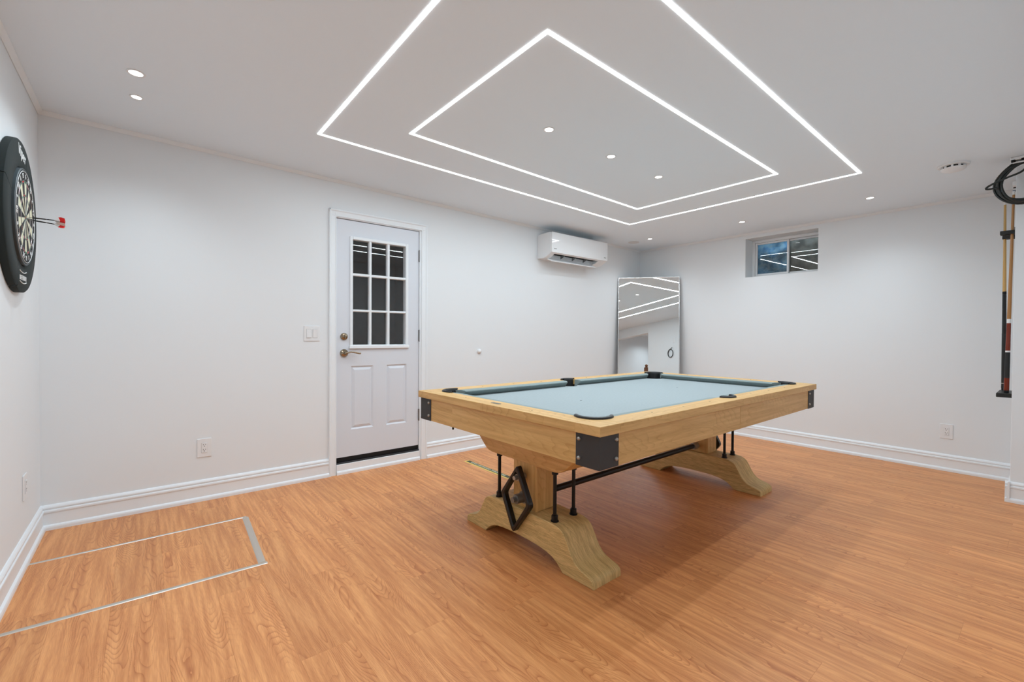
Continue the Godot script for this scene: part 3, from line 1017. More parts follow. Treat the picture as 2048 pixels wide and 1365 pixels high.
func trestle(t: Node3D, su: int) -> void:
	var honey: Material = mats["honey wood"]
	var worn: Material = mats["weathered wood"]
	var mid := su * 0.936
	var side := Transform3D(Basis(Vector3(0, 0, -su), Vector3.UP, Vector3(su, 0, 0)), Vector3(mid, 0, 0))
	# foot outline (half), mirrored about its middle
	var half := [Vector2(0, 0.222), Vector2(0.16, 0.221), Vector2(0.24, 0.219), Vector2(0.275, 0.215), Vector2(0.300, 0.206), Vector2(0.318, 0.193), Vector2(0.332, 0.172), Vector2(0.345, 0.148), Vector2(0.358, 0.124), Vector2(0.374, 0.099), Vector2(0.394, 0.079), Vector2(0.418, 0.065), Vector2(0.445, 0.057), Vector2(0.468, 0.051), Vector2(0.487, 0.045), Vector2(0.499, 0.036), Vector2(0.504, 0.025), Vector2(0.505, 0.0), Vector2(0.312, 0.0), Vector2(0.296, 0.016), Vector2(0.272, 0.036), Vector2(0.240, 0.053), Vector2(0.200, 0.064), Vector2(0.15, 0.071), Vector2(0.08, 0.075), Vector2(0, 0.076)]
	var poly := PackedVector2Array()
	for p in half:
		poly.append(p)
	for k in range(half.size() - 2, 0, -1):
		poly.append(Vector2(-half[k].x, half[k].y))
	var s := Shape.new()
	s.grain = 2
	s.shift = Vector2(0.3 + 0.2 * su, 0.15)
	s.extrude(poly, side, -0.1045, 0.1045, 0.003, true)
	part("foot", s, worn, t)
	# column
	s = Shape.new()
	s.grain = 1
	s.shift = Vector2(0.4, 0.3 + 0.1 * su)
	var cx := [su * 0.868, su * 1.012]
	cx.sort()
	s.box(Vector3(cx[0], 0.2215, -0.092), Vector3(cx[1], 0.480, 0.092), 0.003)
	part("column", s, honey, t)
	# bolster under the apron
	var bp := PackedVector2Array()
	var bh := [Vector2(0.462, 0.644), Vector2(0.452, 0.628), Vector2(0.424, 0.598), Vector2(0.385, 0.560), Vector2(0.345, 0.524), Vector2(0.312, 0.497), Vector2(0.288, 0.485), Vector2(0.255, 0.480)]
	for p in bh:
		bp.append(p)
	for k in range(bh.size() - 1, -1, -1):
		bp.append(Vector2(-bh[k].x, bh[k].y))
	s = Shape.new()
	s.grain = 2
	s.shift = Vector2(0.7, 0.2)
	s.extrude(bp, side, -0.1045, 0.1045, 0.003)
	part("bolster", s, honey, t)
	# four iron rods with nuts
	var iron: Material = mats["black iron"]
	for du in [-0.070, 0.070]:
		for v in [-0.225, 0.225]:
			s = Shape.new()
			s.tube([Vector3(mid + du, 0.215, v), Vector3(mid + du, 0.485, v)], 0.0095, 12)
			var rod := part("rod", s, iron, t)
			s = Shape.new()
			s.tube([Vector3(mid + du, 0.222, v), Vector3(mid + du, 0.250, v)], 0.0175, 6)
			s.tube([Vector3(mid + du, 0.219, v), Vector3(mid + du, 0.2235, v)], 0.021, 14)
			part("nut", s, iron, rod)
			s = Shape.new()
			s.tube([Vector3(mid + du, 0.458, v), Vector3(mid + du, 0.481, v)], 0.0165, 14)
			part("socket", s, iron, rod)
	# iron diamond on the outside
	var dm := PackedVector2Array([Vector2(0, 0.468), Vector2(0.122, 0.279), Vector2(0, 0.090), Vector2(-0.122, 0.279)])
	var dring := []
	# rounded corners: walk the diamond with short curves
	for i in 4:
		var a: Vector2 = dm[(i + 3) % 4]
		var b: Vector2 = dm[i]
		var c: Vector2 = dm[(i + 1) % 4]
		var p0 := b + (a - b).normalized() * 0.022
		var p2 := b + (c - b).normalized() * 0.022
		for k in 5:
			var f := k / 4.0
			dring.append((p0.lerp(b, f).lerp(b.lerp(p2, f), f) - Vector2(0, 0.405)).rotated(su * 0.085) + Vector2(0, 0.405))
	var ring_out := PackedVector2Array(dring)
	s = Shape.new()
	var od := Transform3D(Basis(Vector3(0, 0, -su), Vector3.UP, Vector3(su, 0, 0)), Vector3(su * 1.0415, 0, 0))
	# a flat bar bent into a diamond: outer and inner walls, chamfered faces
	var inner := PackedVector2Array()
	var centre := Vector2(0, -0.126).rotated(su * 0.085) + Vector2(0, 0.405)
	for p in ring_out:
		inner.append(centre + (p - centre) * Vector2(0.745, 0.805))
	var n := ring_out.size()
	var t0 := 0.002
	var t1 := 0.034
	var b := 0.006
	for i in n:
		var j := (i + 1) % n
		var o0 := ring_out[i]
		var o1 := ring_out[j]
		var i0 := inner[i]
		var i1 := inner[j]
		var c0 := o0.lerp(i0, 0.22)
		var c1 := o1.lerp(i1, 0.22)
		var e0 := o0.lerp(i0, 0.78)
		var e1 := o1.lerp(i1, 0.78)
		var rad := ((o0 + o1) / 2 - centre).normalized()
		var outward: Vector3 = od.basis * Vector3(rad.x, rad.y, 0)
		var fwd: Vector3 = od.basis.z
		var v := func(p: Vector2, z: float) -> Vector3: return od * Vector3(p.x, p.y, z)
		s.quad(v.call(o0, t0), v.call(o1, t0), v.call(o1, t1 - b), v.call(o0, t1 - b), outward)
		s.quad(v.call(o0, t1 - b), v.call(o1, t1 - b), v.call(c1, t1), v.call(c0, t1), outward + fwd)
		s.quad(v.call(c0, t1), v.call(c1, t1), v.call(e1, t1), v.call(e0, t1), fwd)
		s.quad(v.call(e0, t1), v.call(e1, t1), v.call(i1, t1 - b), v.call(i0, t1 - b), fwd - outward)
		s.quad(v.call(i0, t1 - b), v.call(i1, t1 - b), v.call(i1, t0), v.call(i0, t0), -outward)
		s.quad(v.call(o0, t0), v.call(o1, t0), v.call(i1, t0), v.call(i0, t0), -fwd)
	var diamond := part("iron_diamond", s, mat("diamond black", Color(0.06, 0.06, 0.065), 0.32), t)
	# bolt at its upper corner, big nut at its middle
	s = Shape.new()
	s.tube([Vector3(su * 1.010, 0.398, 0), Vector3(su * 1.066, 0.398, 0)], 0.018, 18)
	s.tube([Vector3(su * 1.065, 0.398, 0), Vector3(su * 1.088, 0.398, 0)], 0.0125, 6)
	part("bolt", s, mats["bolt steel"], diamond)
	s = Shape.new()
	s.tube([Vector3(su * 1.010, 0.282, 0), Vector3(su * 1.022, 0.282, 0)], 0.034, 20)
	s.tube([Vector3(su * 1.021, 0.282, 0), Vector3(su * 1.075, 0.282, 0)], 0.026, 6)
	s.tube([Vector3(su * 1.074, 0.282, 0), Vector3(su * 1.098, 0.282, 0)], 0.0145, 14)
	part("nut", s, mat("nut iron", Color(0.46, 0.46, 0.45), 0.38, 0.5), t)


# ------------------------------------------------------------------ on the walls
func wall_fittings() -> void:
	air_conditioner()
	dartboard()
	# double switch beside the door and the outlets
	var t := thing("light_switch", "white double switch plate beside the door", "light switch", face(Vector3(1.4995, 1.165, 0), Vector3(1, 0, 0), Vector3.UP))
	var s := Shape.new()
	s.extrude(round_rect(-0.059, -0.060, 0.059, 0.060, 0.004), Transform3D.IDENTITY, 0.0, 0.006, 0.002)
	part("plate", s, mats["white plastic"], t)
	for k in [-1, 1]:
		s = Shape.new()
		s.extrude(rect(-0.0185, -0.036, 0.0185, 0.036), Transform3D(Basis.IDENTITY, Vector3(k * 0.0235, 0, 0)), 0.0055, 0.0068)
		part("surround", s, mat("switch shadow gap", Color(0.8, 0.8, 0.8), 0.5), t)
		s = Shape.new()
		s.extrude(rect(-0.0165, -0.033, 0.0165, 0.033), Transform3D(Basis(Vector3.RIGHT, 0.06 * k), Vector3(k * 0.0235, 0, 0.004)), 0.0, 0.006, 0.001)
		part("rocker", s, mats["white plastic"], t)
	outlet(face(Vector3(0.7925, 0.366, 0), Vector3(1, 0, 0), Vector3.UP), "white wall outlet on the back wall left of the door")
	outlet(face(Vector3(L, 0.344, 3.149), Vector3(0, 0, 1), Vector3.UP), "white wall outlet on the window wall")
	outlet(face(Vector3(0, 0.379, 0.451), Vector3(0, 0, -1), Vector3.UP), "white wall outlet on the left wall below the dartboard")
	# round door bumper
	t = thing("door_bumper", "small round white bumper on the back wall behind the pool table", "door bumper", Transform3D(Basis(Vector3(1, 0, 0), Vector3(0, 0, 1), Vector3(0, -1, 0)), Vector3(3.119, 0.995, 0)))
	s = Shape.new()
	s.lathe([Vector2(0.024, 0), Vector2(0.024, 0.006), Vector2(0.022, 0.012), Vector2(0.016, 0.021), Vector2(0.008, 0.025), Vector2(0, 0.026)])
	part("knob", s, mats["white plastic"], t)
	cue_rack()


func outlet(xf: Transform3D, label: String) -> void:
	var t := thing("wall_outlet", label, "wall outlet", xf, "wall outlets")
	var s := Shape.new()
	s.extrude(round_rect(-0.042, -0.064, 0.042, 0.064, 0.004), Transform3D.IDENTITY, 0.0, 0.006, 0.002)
	part("plate", s, mats["white plastic"], t)
	s = Shape.new()
	s.extrude(rect(-0.0175, -0.0345, 0.0175, 0.0345), Transform3D.IDENTITY, 0.0055, 0.0064)
	part("surround", s, mats["switch shadow gap"], t)
	s = Shape.new()
	s.extrude(rect(-0.0165, -0.0335, 0.0165, 0.0335), Transform3D.IDENTITY, 0.006, 0.009, 0.001)
	part("receptacle", s, mats["white plastic"], t)
	s = Shape.new()
	for k in [-1, 1]:
		for q in [[-0.0065, 0.006, 0.0012, 0.0042], [0.0065, 0.006, 0.0012, 0.0035]]:
			s.extrude(rect(q[0] - q[2], k * 0.017 + q[1] - q[3], q[0] + q[2], k * 0.017 + q[1] + q[3]), Transform3D.IDENTITY, 0.0085, 0.0092)
		s.extrude(disc(Vector2(0, k * 0.017 - 0.005), 0.0027, 10), Transform3D.IDENTITY, 0.0085, 0.0092)
	part("slots", s, mats["dark"], t)


func air_conditioner() -> void:
	var t := thing("air_conditioner", "white wall-mounted split air conditioner with its louvre open", "air conditioner", at(3.918, 2.024, 0))
	var wide := 0.957
	var gloss: Material = mats["white plastic"]
	# side outline: x out of the wall, y up
	var side := Transform3D(Basis(Vector3(0, 0, 1), Vector3.UP, Vector3(-1, 0, 0)), Vector3.ZERO)
	var solid := PackedVector2Array([Vector2(0, 0.002), Vector2(0.10, 0.0), Vector2(0.15, 0.012), Vector2(0.200, 0.040), Vector2(0.222, 0.052), Vector2(0.222, 0.262), Vector2(0.214, 0.272), Vector2(0.198, 0.278), Vector2(0.0, 0.272)])
	var notched := PackedVector2Array([Vector2(0, 0.002), Vector2(0.098, 0.0), Vector2(0.105, 0.05), Vector2(0.09, 0.095), Vector2(0.15, 0.11), Vector2(0.19, 0.075), Vector2(0.203, 0.042), Vector2(0.222, 0.052), Vector2(0.222, 0.262), Vector2(0.214, 0.272), Vector2(0.198, 0.278), Vector2(0.0, 0.272)])
	var s := Shape.new()
	s.extrude(solid, side, -0.075, 0.0, 0.004)
	s.extrude(solid, side, -wide, -0.815, 0.004)
	s.extrude(notched, side, -0.819, -0.071)
	part("body", s, gloss, t)
	# glossy front panel
	s = Shape.new()
	s.extrude(round_rect(0.002, 0.050, wide - 0.002, 0.274, 0.010), face(Vector3.ZERO, Vector3(1, 0, 0), Vector3.UP), 0.220, 0.235, 0.004)
	var fp := part("front_panel", s, mats["glossy white"], t)
	for q in [[0.055, 0.092, 0.022], [0.905, 0.088, 0.02]]:
		s = Shape.new()
		s.extrude(round_rect(q[0] - q[2], q[1] - 0.004, q[0] + q[2], q[1] + 0.004, 0.002), face(Vector3.ZERO, Vector3(1, 0, 0), Vector3.UP), 0.2348, 0.2353)
		part("badge", s, mats["grey mark"], fp)
	# dark lining of the outlet
	s = Shape.new()
	s.box(Vector3(0.078, 0.050, 0.108), Vector3(0.812, 0.092, 0.188))
	part("outlet_lining", s, mats["dark"], t)
	for x in [0.255, 0.445, 0.635]:
		s = Shape.new()
		s.extrude(PackedVector2Array([Vector2(0.115, 0.012), Vector2(0.185, 0.04), Vector2(0.185, 0.06), Vector2(0.115, 0.06)]), side, -x - 0.004, -x)
		part("vane", s, mats["grey mark"], t)
	# the louvre hangs open below the outlet
	s = Shape.new()
	s.extrude(PackedVector2Array([Vector2(0.094, 0.004), Vector2(0.178, -0.040), Vector2(0.182, -0.036), Vector2(0.182, -0.031), Vector2(0.097, 0.012)]), side, -0.806, -0.050, 0.001)
	part("louvre", s, gloss, t)
	for x in [0.060, 0.784]:
		s = Shape.new()
		s.box(Vector3(x, -0.012, 0.100), Vector3(x + 0.010, 0.03, 0.110))
		part("louvre_arm", s, gloss, t)


func dartboard() -> void:
	# frame: x to the right as one faces the wall (-z), y up, z out of the wall (+x)
	var here := face(Vector3(0.0015, 1.704, 0.646), Vector3(0, 0, -1), Vector3.UP)
	var lay := Basis(Vector3(1, 0, 0), Vector3(0, 0, 1), Vector3(0, -1, 0))
	var t := thing("dartboard_surround", "dark round foam surround around the dartboard", "dartboard surround", here)
	var s := Shape.new()
	# four quarters with a hairline joint
	for k in 4:
		s.lathe([Vector2(0.2285, 0.0), Vector2(0.2285, 0.026), Vector2(0.232, 0.029), Vector2(0.350, 0.029), Vector2(0.355, 0.025), Vector2(0.355, 0.0)], Transform3D(lay, Vector3.ZERO), 24, k * PI / 2 + 0.004 + 0.35, (k + 1) * PI / 2 - 0.004 + 0.35)
	part("ring", s, mats["foam"], t)
	letters("Viper", 0.046, 0.001, mats["white print"], t, "lettering", Transform3D(Basis(Vector3(0, 0, 1), -0.12), Vector3(0.0, 0.296, 0.0297)))
	letters("DEFENDER", 0.022, 0.001, mats["white print"], t, "lettering", Transform3D(Basis.IDENTITY, Vector3(0.0, -0.287, 0.0297)))
	for q in [[0.345, -0.262 + 0.345, 0.32], [0.345, -0.312 + 0.345, 0.32]]:
		s = Shape.new()
		var arc := []
		for k in 13:
			var a: float = -PI / 2 + lerpf(-0.22, 0.22, k / 12.0)
			arc.append(Vector3(cos(a) * q[0] * 0.95, q[1] + sin(a) * q[0], 0.0296))
		s.tube(arc, 0.0022, 6)
		part("arc_mark", s, mats["white print"], t)

	t = thing("dartboard", "bristle dartboard with cream and black wedges", "dartboard", here)
	s = Shape.new()
	s.lathe([Vector2(0, 0.001), Vector2(0.222, 0.001), Vector2(0.2255, 0.004), Vector2(0.2255, 0.037), Vector2(0.223, 0.0395), Vector2(0.219, 0.0395)], Transform3D(lay, Vector3.ZERO), 64)
	part("rim", s, mat("rim band", Color(0.30, 0.34, 0.36), 0.5), t)
	# printed face
	var img := Image.create(512, 512, false, Image.FORMAT_RGB8)
	var black := Color(0.115, 0.12, 0.125)
	var cream := Color(0.86, 0.85, 0.74)
	var red := Color(0.72, 0.12, 0.14)
	var green := Color(0.12, 0.42, 0.27)
	var grit := noise(77, 0.35)
	for j in 512:
		for i in 512:
			var p := Vector2(i - 255.5, 255.5 - j) / 256.0 * 0.2255
			var r := p.length()
			# index 0 is the wedge at the top; the six is a pale one
			var k := int(floor(fposmod(atan2(p.x, p.y) / TAU * 20.0 + 0.5, 20.0)))
			var pale := k % 2 == 0
			var c := black
			if r < 0.00635:
				c = red
			elif r < 0.0159:
				c = green
			elif r < 0.170:
				c = cream if pale else black
				if (r > 0.099 and r < 0.107) or r > 0.162:
					c = green if pale else red
			var g := 1.0 + 0.10 * grit.get_noise_2d(i, j)
			img.set_pixel(i, j, Color(c.r * g, c.g * g, c.b * g))
	var fm := mat("board print", Color.WHITE, 0.85)
	fm.albedo_texture = ImageTexture.create_from_image(img)
	var st := SurfaceTool.new()
	st.begin(Mesh.PRIMITIVE_TRIANGLES)
	for k in 64:
		for v in [Vector2.ZERO, Vector2(cos(TAU * (k + 1) / 64), sin(TAU * (k + 1) / 64)), Vector2(cos(TAU * k / 64), sin(TAU * k / 64))]:
			st.set_normal(Vector3(0, 0, 1))
			st.set_uv(Vector2(0.5 + 0.5 * v.x * 0.22 / 0.2255, 0.5 - 0.5 * v.y * 0.22 / 0.2255))
			st.add_vertex(Vector3(v.x * 0.22, v.y * 0.22, 0.039))
	part("target_face", st.commit(), fm, t)
	# wires
	var wire := mat("wire", Color(0.75, 0.76, 0.76), 0.35, 0.9)
	s = Shape.new()
	for r in [0.0159, 0.099, 0.107, 0.162, 0.170]:
		var c := []
		for k in 48:
			c.append(Vector3(cos(TAU * k / 48) * r, sin(TAU * k / 48) * r, 0.0395))
		s.tube(c, 0.0006, 5, true)
	for k in 20:
		var a := TAU * (k + 0.5) / 20
		s.tube([Vector3(sin(a) * 0.016, cos(a) * 0.016, 0.0395), Vector3(sin(a) * 0.178, cos(a) * 0.178, 0.0395)], 0.0006, 5)
	part("wire_spider", s, wire, t)
	s = Shape.new()
	var c2 := []
	for k in 64:
		c2.append(Vector3(cos(TAU * k / 64) * 0.2125, sin(TAU * k / 64) * 0.2125, 0.0400))
	s.tube(c2, 0.0013, 6, true)
	part("number_ring", s, mats["white print"], t)
	var order := [6, 10, 15, 2, 17, 3, 19, 7, 16, 8, 11, 14, 9, 12, 5, 20, 1, 18, 4, 13]
	for k in 20:
		var a := TAU * k / 20
		var flip := PI if k > 5 and k < 15 else 0.0
		letters(str(order[k]), 0.023, 0.001, mats["white print"], t, "number", Transform3D(Basis(Vector3(0, 0, 1), -a + flip), Vector3(sin(a) * 0.192, cos(a) * 0.192, 0.0405)))

	# darts in the bull
	var red_m := mat("flight red", Color(0.86, 0.09, 0.08), 0.4)
	var steel := mat("barrel steel", Color(0.16, 0.165, 0.165), 0.35, 0.6)
	for q in [[Vector3(0.002, 0.004, 0.034), Vector3(0.004, 0.0, 1), 0.2, "dart with red flight stuck in the bull, the upper one", false], [Vector3(0.0, -0.006, 0.034), Vector3(0.02, -0.085, 1), 0.9, "dart with red and white flight stuck in the bull, the lower one", true]]:
		var dirv: Vector3 = q[1].normalized()
		var xa := Vector3(1, 0, 0).cross(dirv).normalized()
		var local := Transform3D(Basis(xa.cross(dirv) * -1.0, dirv, xa).scaled(Vector3.ONE * 0.87), q[0])
		var dt := thing("dart", q[3], "dart", here * local, "darts in the board")
		s = Shape.new()
		s.lathe([Vector2(0, -0.004), Vector2(0.0012, 0.004), Vector2(0.0012, 0.032)], Transform3D.IDENTITY, 10)
		part("point", s, mats["bolt steel"], dt)
		s = Shape.new()
		s.lathe([Vector2(0.0012, 0.031), Vector2(0.003, 0.036), Vector2(0.0036, 0.045), Vector2(0.0036, 0.078), Vector2(0.0028, 0.084), Vector2(0.0022, 0.086)], Transform3D.IDENTITY, 14)
		part("barrel", s, steel, dt)
		s = Shape.new()
		s.lathe([Vector2(0.0022, 0.086), Vector2(0.0028, 0.090), Vector2(0.0024, 0.116), Vector2(0.0018, 0.118)], Transform3D.IDENTITY, 12)
		part("shaft", s, mats["dark"] if not q[4] else mats["black iron"], dt)
		for k in 4:
			s = Shape.new()
			var poly := PackedVector2Array([Vector2(0.0006, 0.116), Vector2(0.006, 0.119), Vector2(0.019, 0.133), Vector2(0.021, 0.142), Vector2(0.018, 0.157), Vector2(0.0006, 0.160)])
			s.extrude(poly, Transform3D(Basis(Vector3.UP, PI / 2 * k + q[2]), Vector3.ZERO), -0.0004, 0.0004)
			part("flight", s, mats["white print"] if (k % 2 == 1 and q[4]) else red_m, dt)
			s = Shape.new()
			s.extrude(PackedVector2Array([Vector2(0.001, 0.1145), Vector2(0.006, 0.1185), Vector2(0.0185, 0.1325), Vector2(0.001, 0.139)]), Transform3D(Basis(Vector3.UP, PI / 2 * k + q[2]), Vector3.ZERO), -0.0006, 0.0006)
			part("flight_tip", s, mats["white print"], dt)


func cue_rack() -> void:
	# holders on the side of the wall projection
	var black := mat("holder plastic", Color(0.10, 0.115, 0.11), 0.45)
	var t := thing("cue_rack", "black wall holder with two clips keeping pool cues upright", "cue rack", at(5.50, 0, 3.5515))
	var s := Shape.new()
	s.box(Vector3(-0.16, 0.726, -0.082), Vector3(0.16, 0.756, 0.0), 0.003)
	part("foot_tray", s, black, t)
	s = Shape.new()
	s.box(Vector3(-0.17, 1.915, -0.007), Vector3(0.17, 1.965, 0.0), 0.002)
	for x in [-0.10, 0.12]:
		s.box(Vector3(x - 0.028, 1.925, -0.080), Vector3(x - 0.018, 1.952, -0.004), 0.002)
		s.box(Vector3(x + 0.018, 1.925, -0.080), Vector3(x + 0.028, 1.952, -0.01), 0.002)
	part("clip_bar", s, black, t)
	s = Shape.new()
	s.box(Vector3(-0.19, 2.258, -0.020), Vector3(0.19, 2.29, 0.0), 0.003)
	part("top_strip", s, mats["white plastic"], t)
	s = Shape.new()
	for x in [-0.13, -0.02]:
		s.lathe([Vector2(0.009, 0.0), Vector2(0.009, 0.004), Vector2(0, 0.005)], Transform3D(Basis(Vector3(1, 0, 0), Vector3(0, -1, 0), Vector3(0, 0, -1)), Vector3(x, 2.258, -0.010)), 12)
	part("screws", s, mats["dark"], t)
	var pale := mat("pale shaft", Color(0.80, 0.64, 0.38), 0.35)
	var tan_ := mat("tan shaft", Color(0.67, 0.48, 0.27), 0.35)
	var wrap := mat("cue wrap", Color(0.105, 0.12, 0.12), 0.6)
	var red := mat("red forearm", Color(0.48, 0.16, 0.06), 0.2)
	for q in [
		["pool cue with pale shaft and long black butt in the wall rack", 5.62, 3.494, pale, -0.0085, [[0.0, 0.002], [0.76, 1.44]], wrap],
		["pool cue with tan shaft and red-brown forearm in the wall rack", 5.40, 3.518, tan_, 0.0115, [], red]]:
		var c := thing("pool_cue", q[0], "pool cue", Transform3D(Basis(Vector3.RIGHT, q[4]), Vector3(q[1], 0.757, q[2])), "pool cues in the wall rack")
		var piece := func(called: String, r0: float, y0: float, r1: float, y1: float, m: Material) -> void:
			var g := Shape.new()
			g.lathe([Vector2(0, y0), Vector2(r0, y0), Vector2(r1, y1), Vector2(0, y1)], Transform3D.IDENTITY, 18)
			part(called, g, m, c)
		piece.call("bumper", 0.0135, 0.0, 0.0135, 0.018, mats["dark"])
		if q[6] == wrap:
			piece.call("butt", 0.0148, 0.018, 0.0140, 0.052, wrap)
			piece.call("ring", 0.0150, 0.052, 0.0150, 0.056, mats["silver frame"])
			piece.call("grip", 0.0142, 0.056, 0.0128, 0.44, wrap)
			piece.call("forearm", 0.0126, 0.44, 0.0112, 0.745, mat("black lacquer", Color(0.08, 0.10, 0.105), 0.2))
			piece.call("joint", 0.0114, 0.745, 0.0112, 0.765, mats["dark"])
			piece.call("shaft", 0.0108, 0.765, 0.0068, 1.435, pale)
			piece.call("ferrule", 0.0067, 1.435, 0.0065, 1.462, mats["white print"])
			piece.call("tip", 0.0065, 1.462, 0.0058, 1.468, mat("cue tip", Color(0.2, 0.35, 0.5), 0.8))
		else:
			piece.call("butt", 0.0148, 0.018, 0.0142, 0.11, red)
			piece.call("grip", 0.0144, 0.11, 0.0130, 0.30, wrap)
			piece.call("ring", 0.0131, 0.30, 0.0131, 0.312, mats["white print"])
			piece.call("forearm", 0.0129, 0.312, 0.0114, 0.515, red)
			piece.call("joint", 0.0118, 0.515, 0.0116, 0.545, mats["white print"])
			piece.call("shaft", 0.0112, 0.545, 0.0068, 1.455, tan_)
			piece.call("ferrule", 0.0067, 1.455, 0.0065, 1.482, mats["white print"])
			piece.call("tip", 0.0065, 1.482, 0.0058, 1.488, mats["cue tip"])


# ------------------------------------------------------------------ the rest
func small_things() -> void:
	# mirror leaning across the corner
	var phi := deg_to_rad(143.245)
	var tau_ := deg_to_rad(5.133)
	var n := Vector3(cos(phi) * cos(tau_), sin(tau_), sin(phi) * cos(tau_))
	var right := Vector3.UP.cross(n).normalized()
	var up := n.cross(right)
	var top := Vector3(5.606, 1.9345, 0.326)
	var high := top.y / up.y
	var t := thing("floor_mirror", "tall silver-framed mirror leaning across the corner", "mirror", Transform3D(Basis(right, up, n), top - up * high))
	var w := 0.385
	var s := Shape.new()
	frame_ring(s, -w, 0.0, w, high, 0.008, -0.022, 0.004, 0.0015)
	part("frame", s, mats["silver frame"], t)
	s = Shape.new()
	s.box(Vector3(-w + 0.006, 0.006, -0.016), Vector3(w - 0.006, high - 0.006, 0.0))
	part("mirror_glass", s, mats["mirror"], t)
	s = Shape.new()
	s.box(Vector3(-w + 0.004, 0.004, -0.021), Vector3(w - 0.004, high - 0.004, -0.017))
	part("backing", s, mats["dark"], t)

	# metal strips around a floor hatch
	var alu: Material = mats["aluminium"]
	for q in [
		[Vector3(0.024, 0, 0.513), Vector3(0.968, 0, 0.509), 0.009, "thin metal floor strip along the far side of the hatch"],
		[Vector3(0.024, 0, 1.205), Vector3(0.952, 0, 1.226), 0.012, "thin metal floor strip along the near side of the hatch"],
		[Vector3(0.9615, 0, 0.519), Vector3(0.931, 0, 1.211), 0.017, "wide metal floor strip across the end of the hatch"]]:
		var a: Vector3 = q[0]
		var b: Vector3 = q[1]
		var d := (b - a).normalized()
		var st := thing("floor_strip", q[3], "floor strip", Transform3D(Basis(d, Vector3.UP, d.cross(Vector3.UP)), a), "metal strips of the floor hatch")
		s = Shape.new()
		var h: float = q[2]
		s.extrude(PackedVector2Array([Vector2(-h, 0), Vector2(h, 0), Vector2(h * 0.8, 0.0022), Vector2(h * 0.35, 0.0034), Vector2(-h * 0.35, 0.0034), Vector2(-h * 0.8, 0.0022)]), Transform3D(Basis(Vector3(0, 0, 1), Vector3.UP, Vector3(-1, 0, 0)), Vector3.ZERO), -(b - a).length(), 0.0)
		part("strip", s, alu, st)

	# throw line sticker on the floor
	t = thing("floor_sticker", "narrow yellow and dark lettered throw-line sticker on the floor", "sticker", at(2.765, 0, 0.31))
	s = Shape.new()
	s.box(Vector3(-0.029, 0.0, 0.0), Vector3(0.029, 0.0008, 0.640))
	part("border", s, mat("sticker yellow", Color(0.90, 0.82, 0.42), 0.5), t)
	s = Shape.new()
	s.box(Vector3(-0.014, 0.0006, 0.014), Vector3(0.026, 0.0012, 0.626))
	part("band", s, mat("sticker dark", Color(0.20, 0.21, 0.11), 0.5), t)
	letters("VIPER DARTBOARD THROW LINE", 0.024, 0.0005, mat("sticker letters", Color(0.85, 0.85, 0.75), 0.5), t, "lettering", Transform3D(Basis(Vector3(0, 0, 1), Vector3(1, 0, 0), Vector3(0, 1, 0)), Vector3(0.006, 0.0013, 0.320)))

	# cables hanging from the ceiling near the right edge
	var cy := ceiling_height(5.0)
	t = thing("cable_coil", "bundle of dark cables coiled and hung from the ceiling by the cue rack", "cable", at(5.0, cy, 3.585))
	for k in 5:
		var r := 0.135 + 0.010 * sin(k * 2.1)
		var pts := []
		for i in 40:
			var a := TAU * i / 40
			var pull := maxf(0.0, sin(a))
			pts.append(Vector3(-0.02 + 0.010 * k + 0.006 * sin(a * 3.0 + k), -0.165 + (r + 0.006 * sin(2.0 * a + k)) * sin(a) * (1.05 if sin(a) > 0 else 0.95), (r * 0.80 + 0.004 * k) * cos(a) * (1.0 - 0.45 * pull * pull) - 0.012 * k * 0.3 + 0.02))
		s = Shape.new()
		s.tube(pts, 0.0072, 8, true)
		part("cable", s, mats["cable rubber"], t)
	# the stray loop
	var curve := Curve3D.new()
	for p in [[-0.03, -0.07, 0.03], [-0.035, -0.105, 0.0], [-0.04, -0.128, -0.06], [-0.045, -0.155, -0.125], [-0.045, -0.178, -0.158], [-0.04, -0.186, -0.145], [-0.03, -0.183, -0.10]]:
		curve.add_point(Vector3(p[0], p[1], p[2]))
	for i in range(1, curve.point_count - 1):
		var tan_ := (curve.get_point_position(i + 1) - curve.get_point_position(i - 1)) * 0.2
		curve.set_point_in(i, -tan_)
		curve.set_point_out(i, tan_)
	curve.bake_interval = 0.008
	s = Shape.new()
	s.tube(Array(curve.get_baked_points()), 0.0065, 8)
	part("cable", s, mats["cable rubber"], t)
	s = Shape.new()
	s.box(Vector3(-0.045, -0.020, -0.05), Vector3(0.045, 0.0, 0.06), 0.004)
	s.tube([Vector3(-0.03, -0.035, -0.04), Vector3(-0.03, -0.035, 0.05)], 0.006)
	part("hook_plate", s, mats["white plastic"], t)
	s = Shape.new()
	s.box(Vector3(-0.046, -0.034, -0.045), Vector3(-0.02, -0.018, -0.026), 0.002)
	s.box(Vector3(-0.046, -0.030, 0.0), Vector3(-0.02, -0.016, 0.016), 0.002)
	part("plug", s, mats["dark"], t)


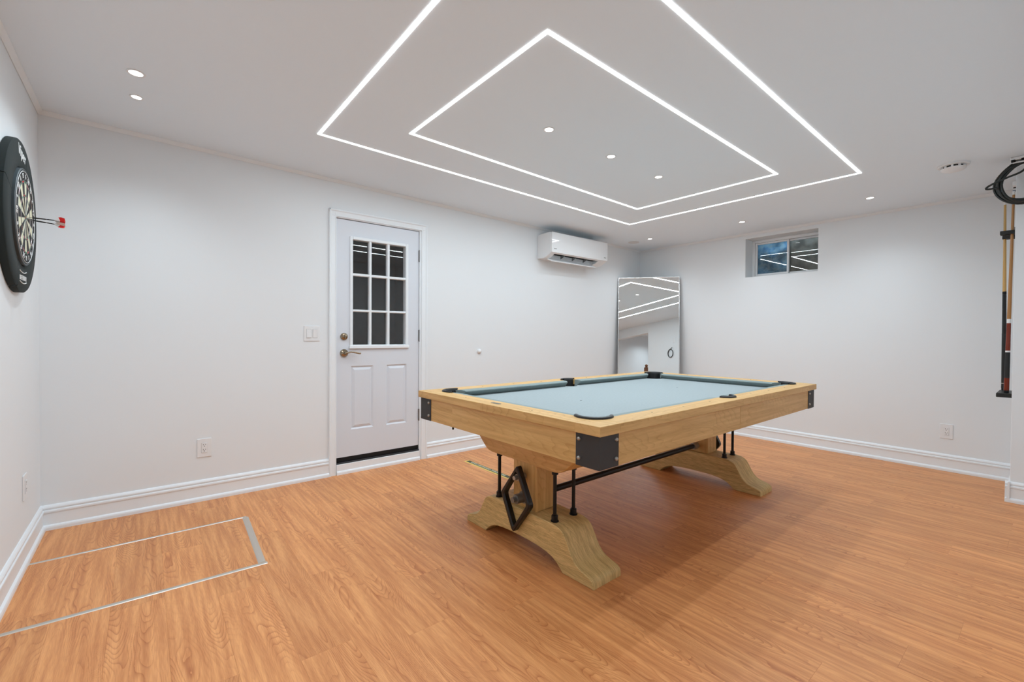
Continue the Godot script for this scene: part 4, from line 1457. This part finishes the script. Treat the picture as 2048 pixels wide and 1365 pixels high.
func behind_the_camera() -> void:
	# what the mirror shows: the hall beyond the opening, a cable loop on the wall and a newel post
	var s := Shape.new()
	s.box(Vector3(-0.2, -0.1, 6.0), Vector3(2.2, 2.6, 6.15))
	struct("wall_hall", s, mats["wall paint"])
	s = Shape.new()
	s.box(Vector3(2.0, -0.1, NEAR_WALL + 0.12), Vector3(2.15, 2.6, 6.0))
	struct("wall_hall_side", s, mats["wall paint"])
	var t := thing("newel_post", "brown wooden newel post with a round cap seen in the mirror", "newel post", at(0.62, 0, 4.42))
	s = Shape.new()
	s.grain = 1
	s.box(Vector3(-0.045, 0, -0.045), Vector3(0.045, 1.46, 0.045), 0.006)
	part("post", s, mat("newel wood", Color(0.50, 0.30, 0.16), 0.4), t)
	s = Shape.new()
	s.lathe([Vector2(0, 1.459), Vector2(0.045, 1.459), Vector2(0.045, 1.468), Vector2(0.022, 1.475), Vector2(0.034, 1.49), Vector2(0.040, 1.51), Vector2(0.034, 1.53), Vector2(0.018, 1.545), Vector2(0, 1.548)])
	part("cap", s, mats["newel wood"], t)
	t = thing("wall_cable", "loop of dark cable on the wall seen in the mirror", "cable", face(Vector3(2.24, 1.61, NEAR_WALL), Vector3(-1, 0, 0), Vector3.UP))
	s = Shape.new()
	for k in 2:
		var c := []
		for i in 32:
			c.append(Vector3(cos(TAU * i / 32) * (0.075 + 0.004 * k), sin(TAU * i / 32) * (0.09 + 0.003 * k), 0.012 + 0.008 * k))
		s.tube(c, 0.006, 8, true)
	s.tube([Vector3(0.03, 0.085, 0.012), Vector3(-0.05, 0.13, 0.014)], 0.006, 8)
	part("loop", s, mats["cable rubber"], t)
	t = thing("blank_plate", "white double cover plate above the cable loop seen in the mirror", "cover plate", face(Vector3(2.345, 1.90, NEAR_WALL), Vector3(-1, 0, 0), Vector3.UP))
	s = Shape.new()
	s.extrude(round_rect(-0.04, -0.06, 0.04, 0.06, 0.004), Transform3D.IDENTITY, 0.0, 0.007, 0.002)
	s.extrude(rect(-0.017, -0.034, 0.017, 0.034), Transform3D.IDENTITY, 0.0, 0.009, 0.001)
	part("plate", s, mats["white plastic"], t)
	downlight(0.55, 4.75, 0.036, "recessed spot in the hall just behind the opening", 0.9)
	downlight(1.3, 5.3, 0.036, "recessed spot deep in the hall behind the opening", 1.3)
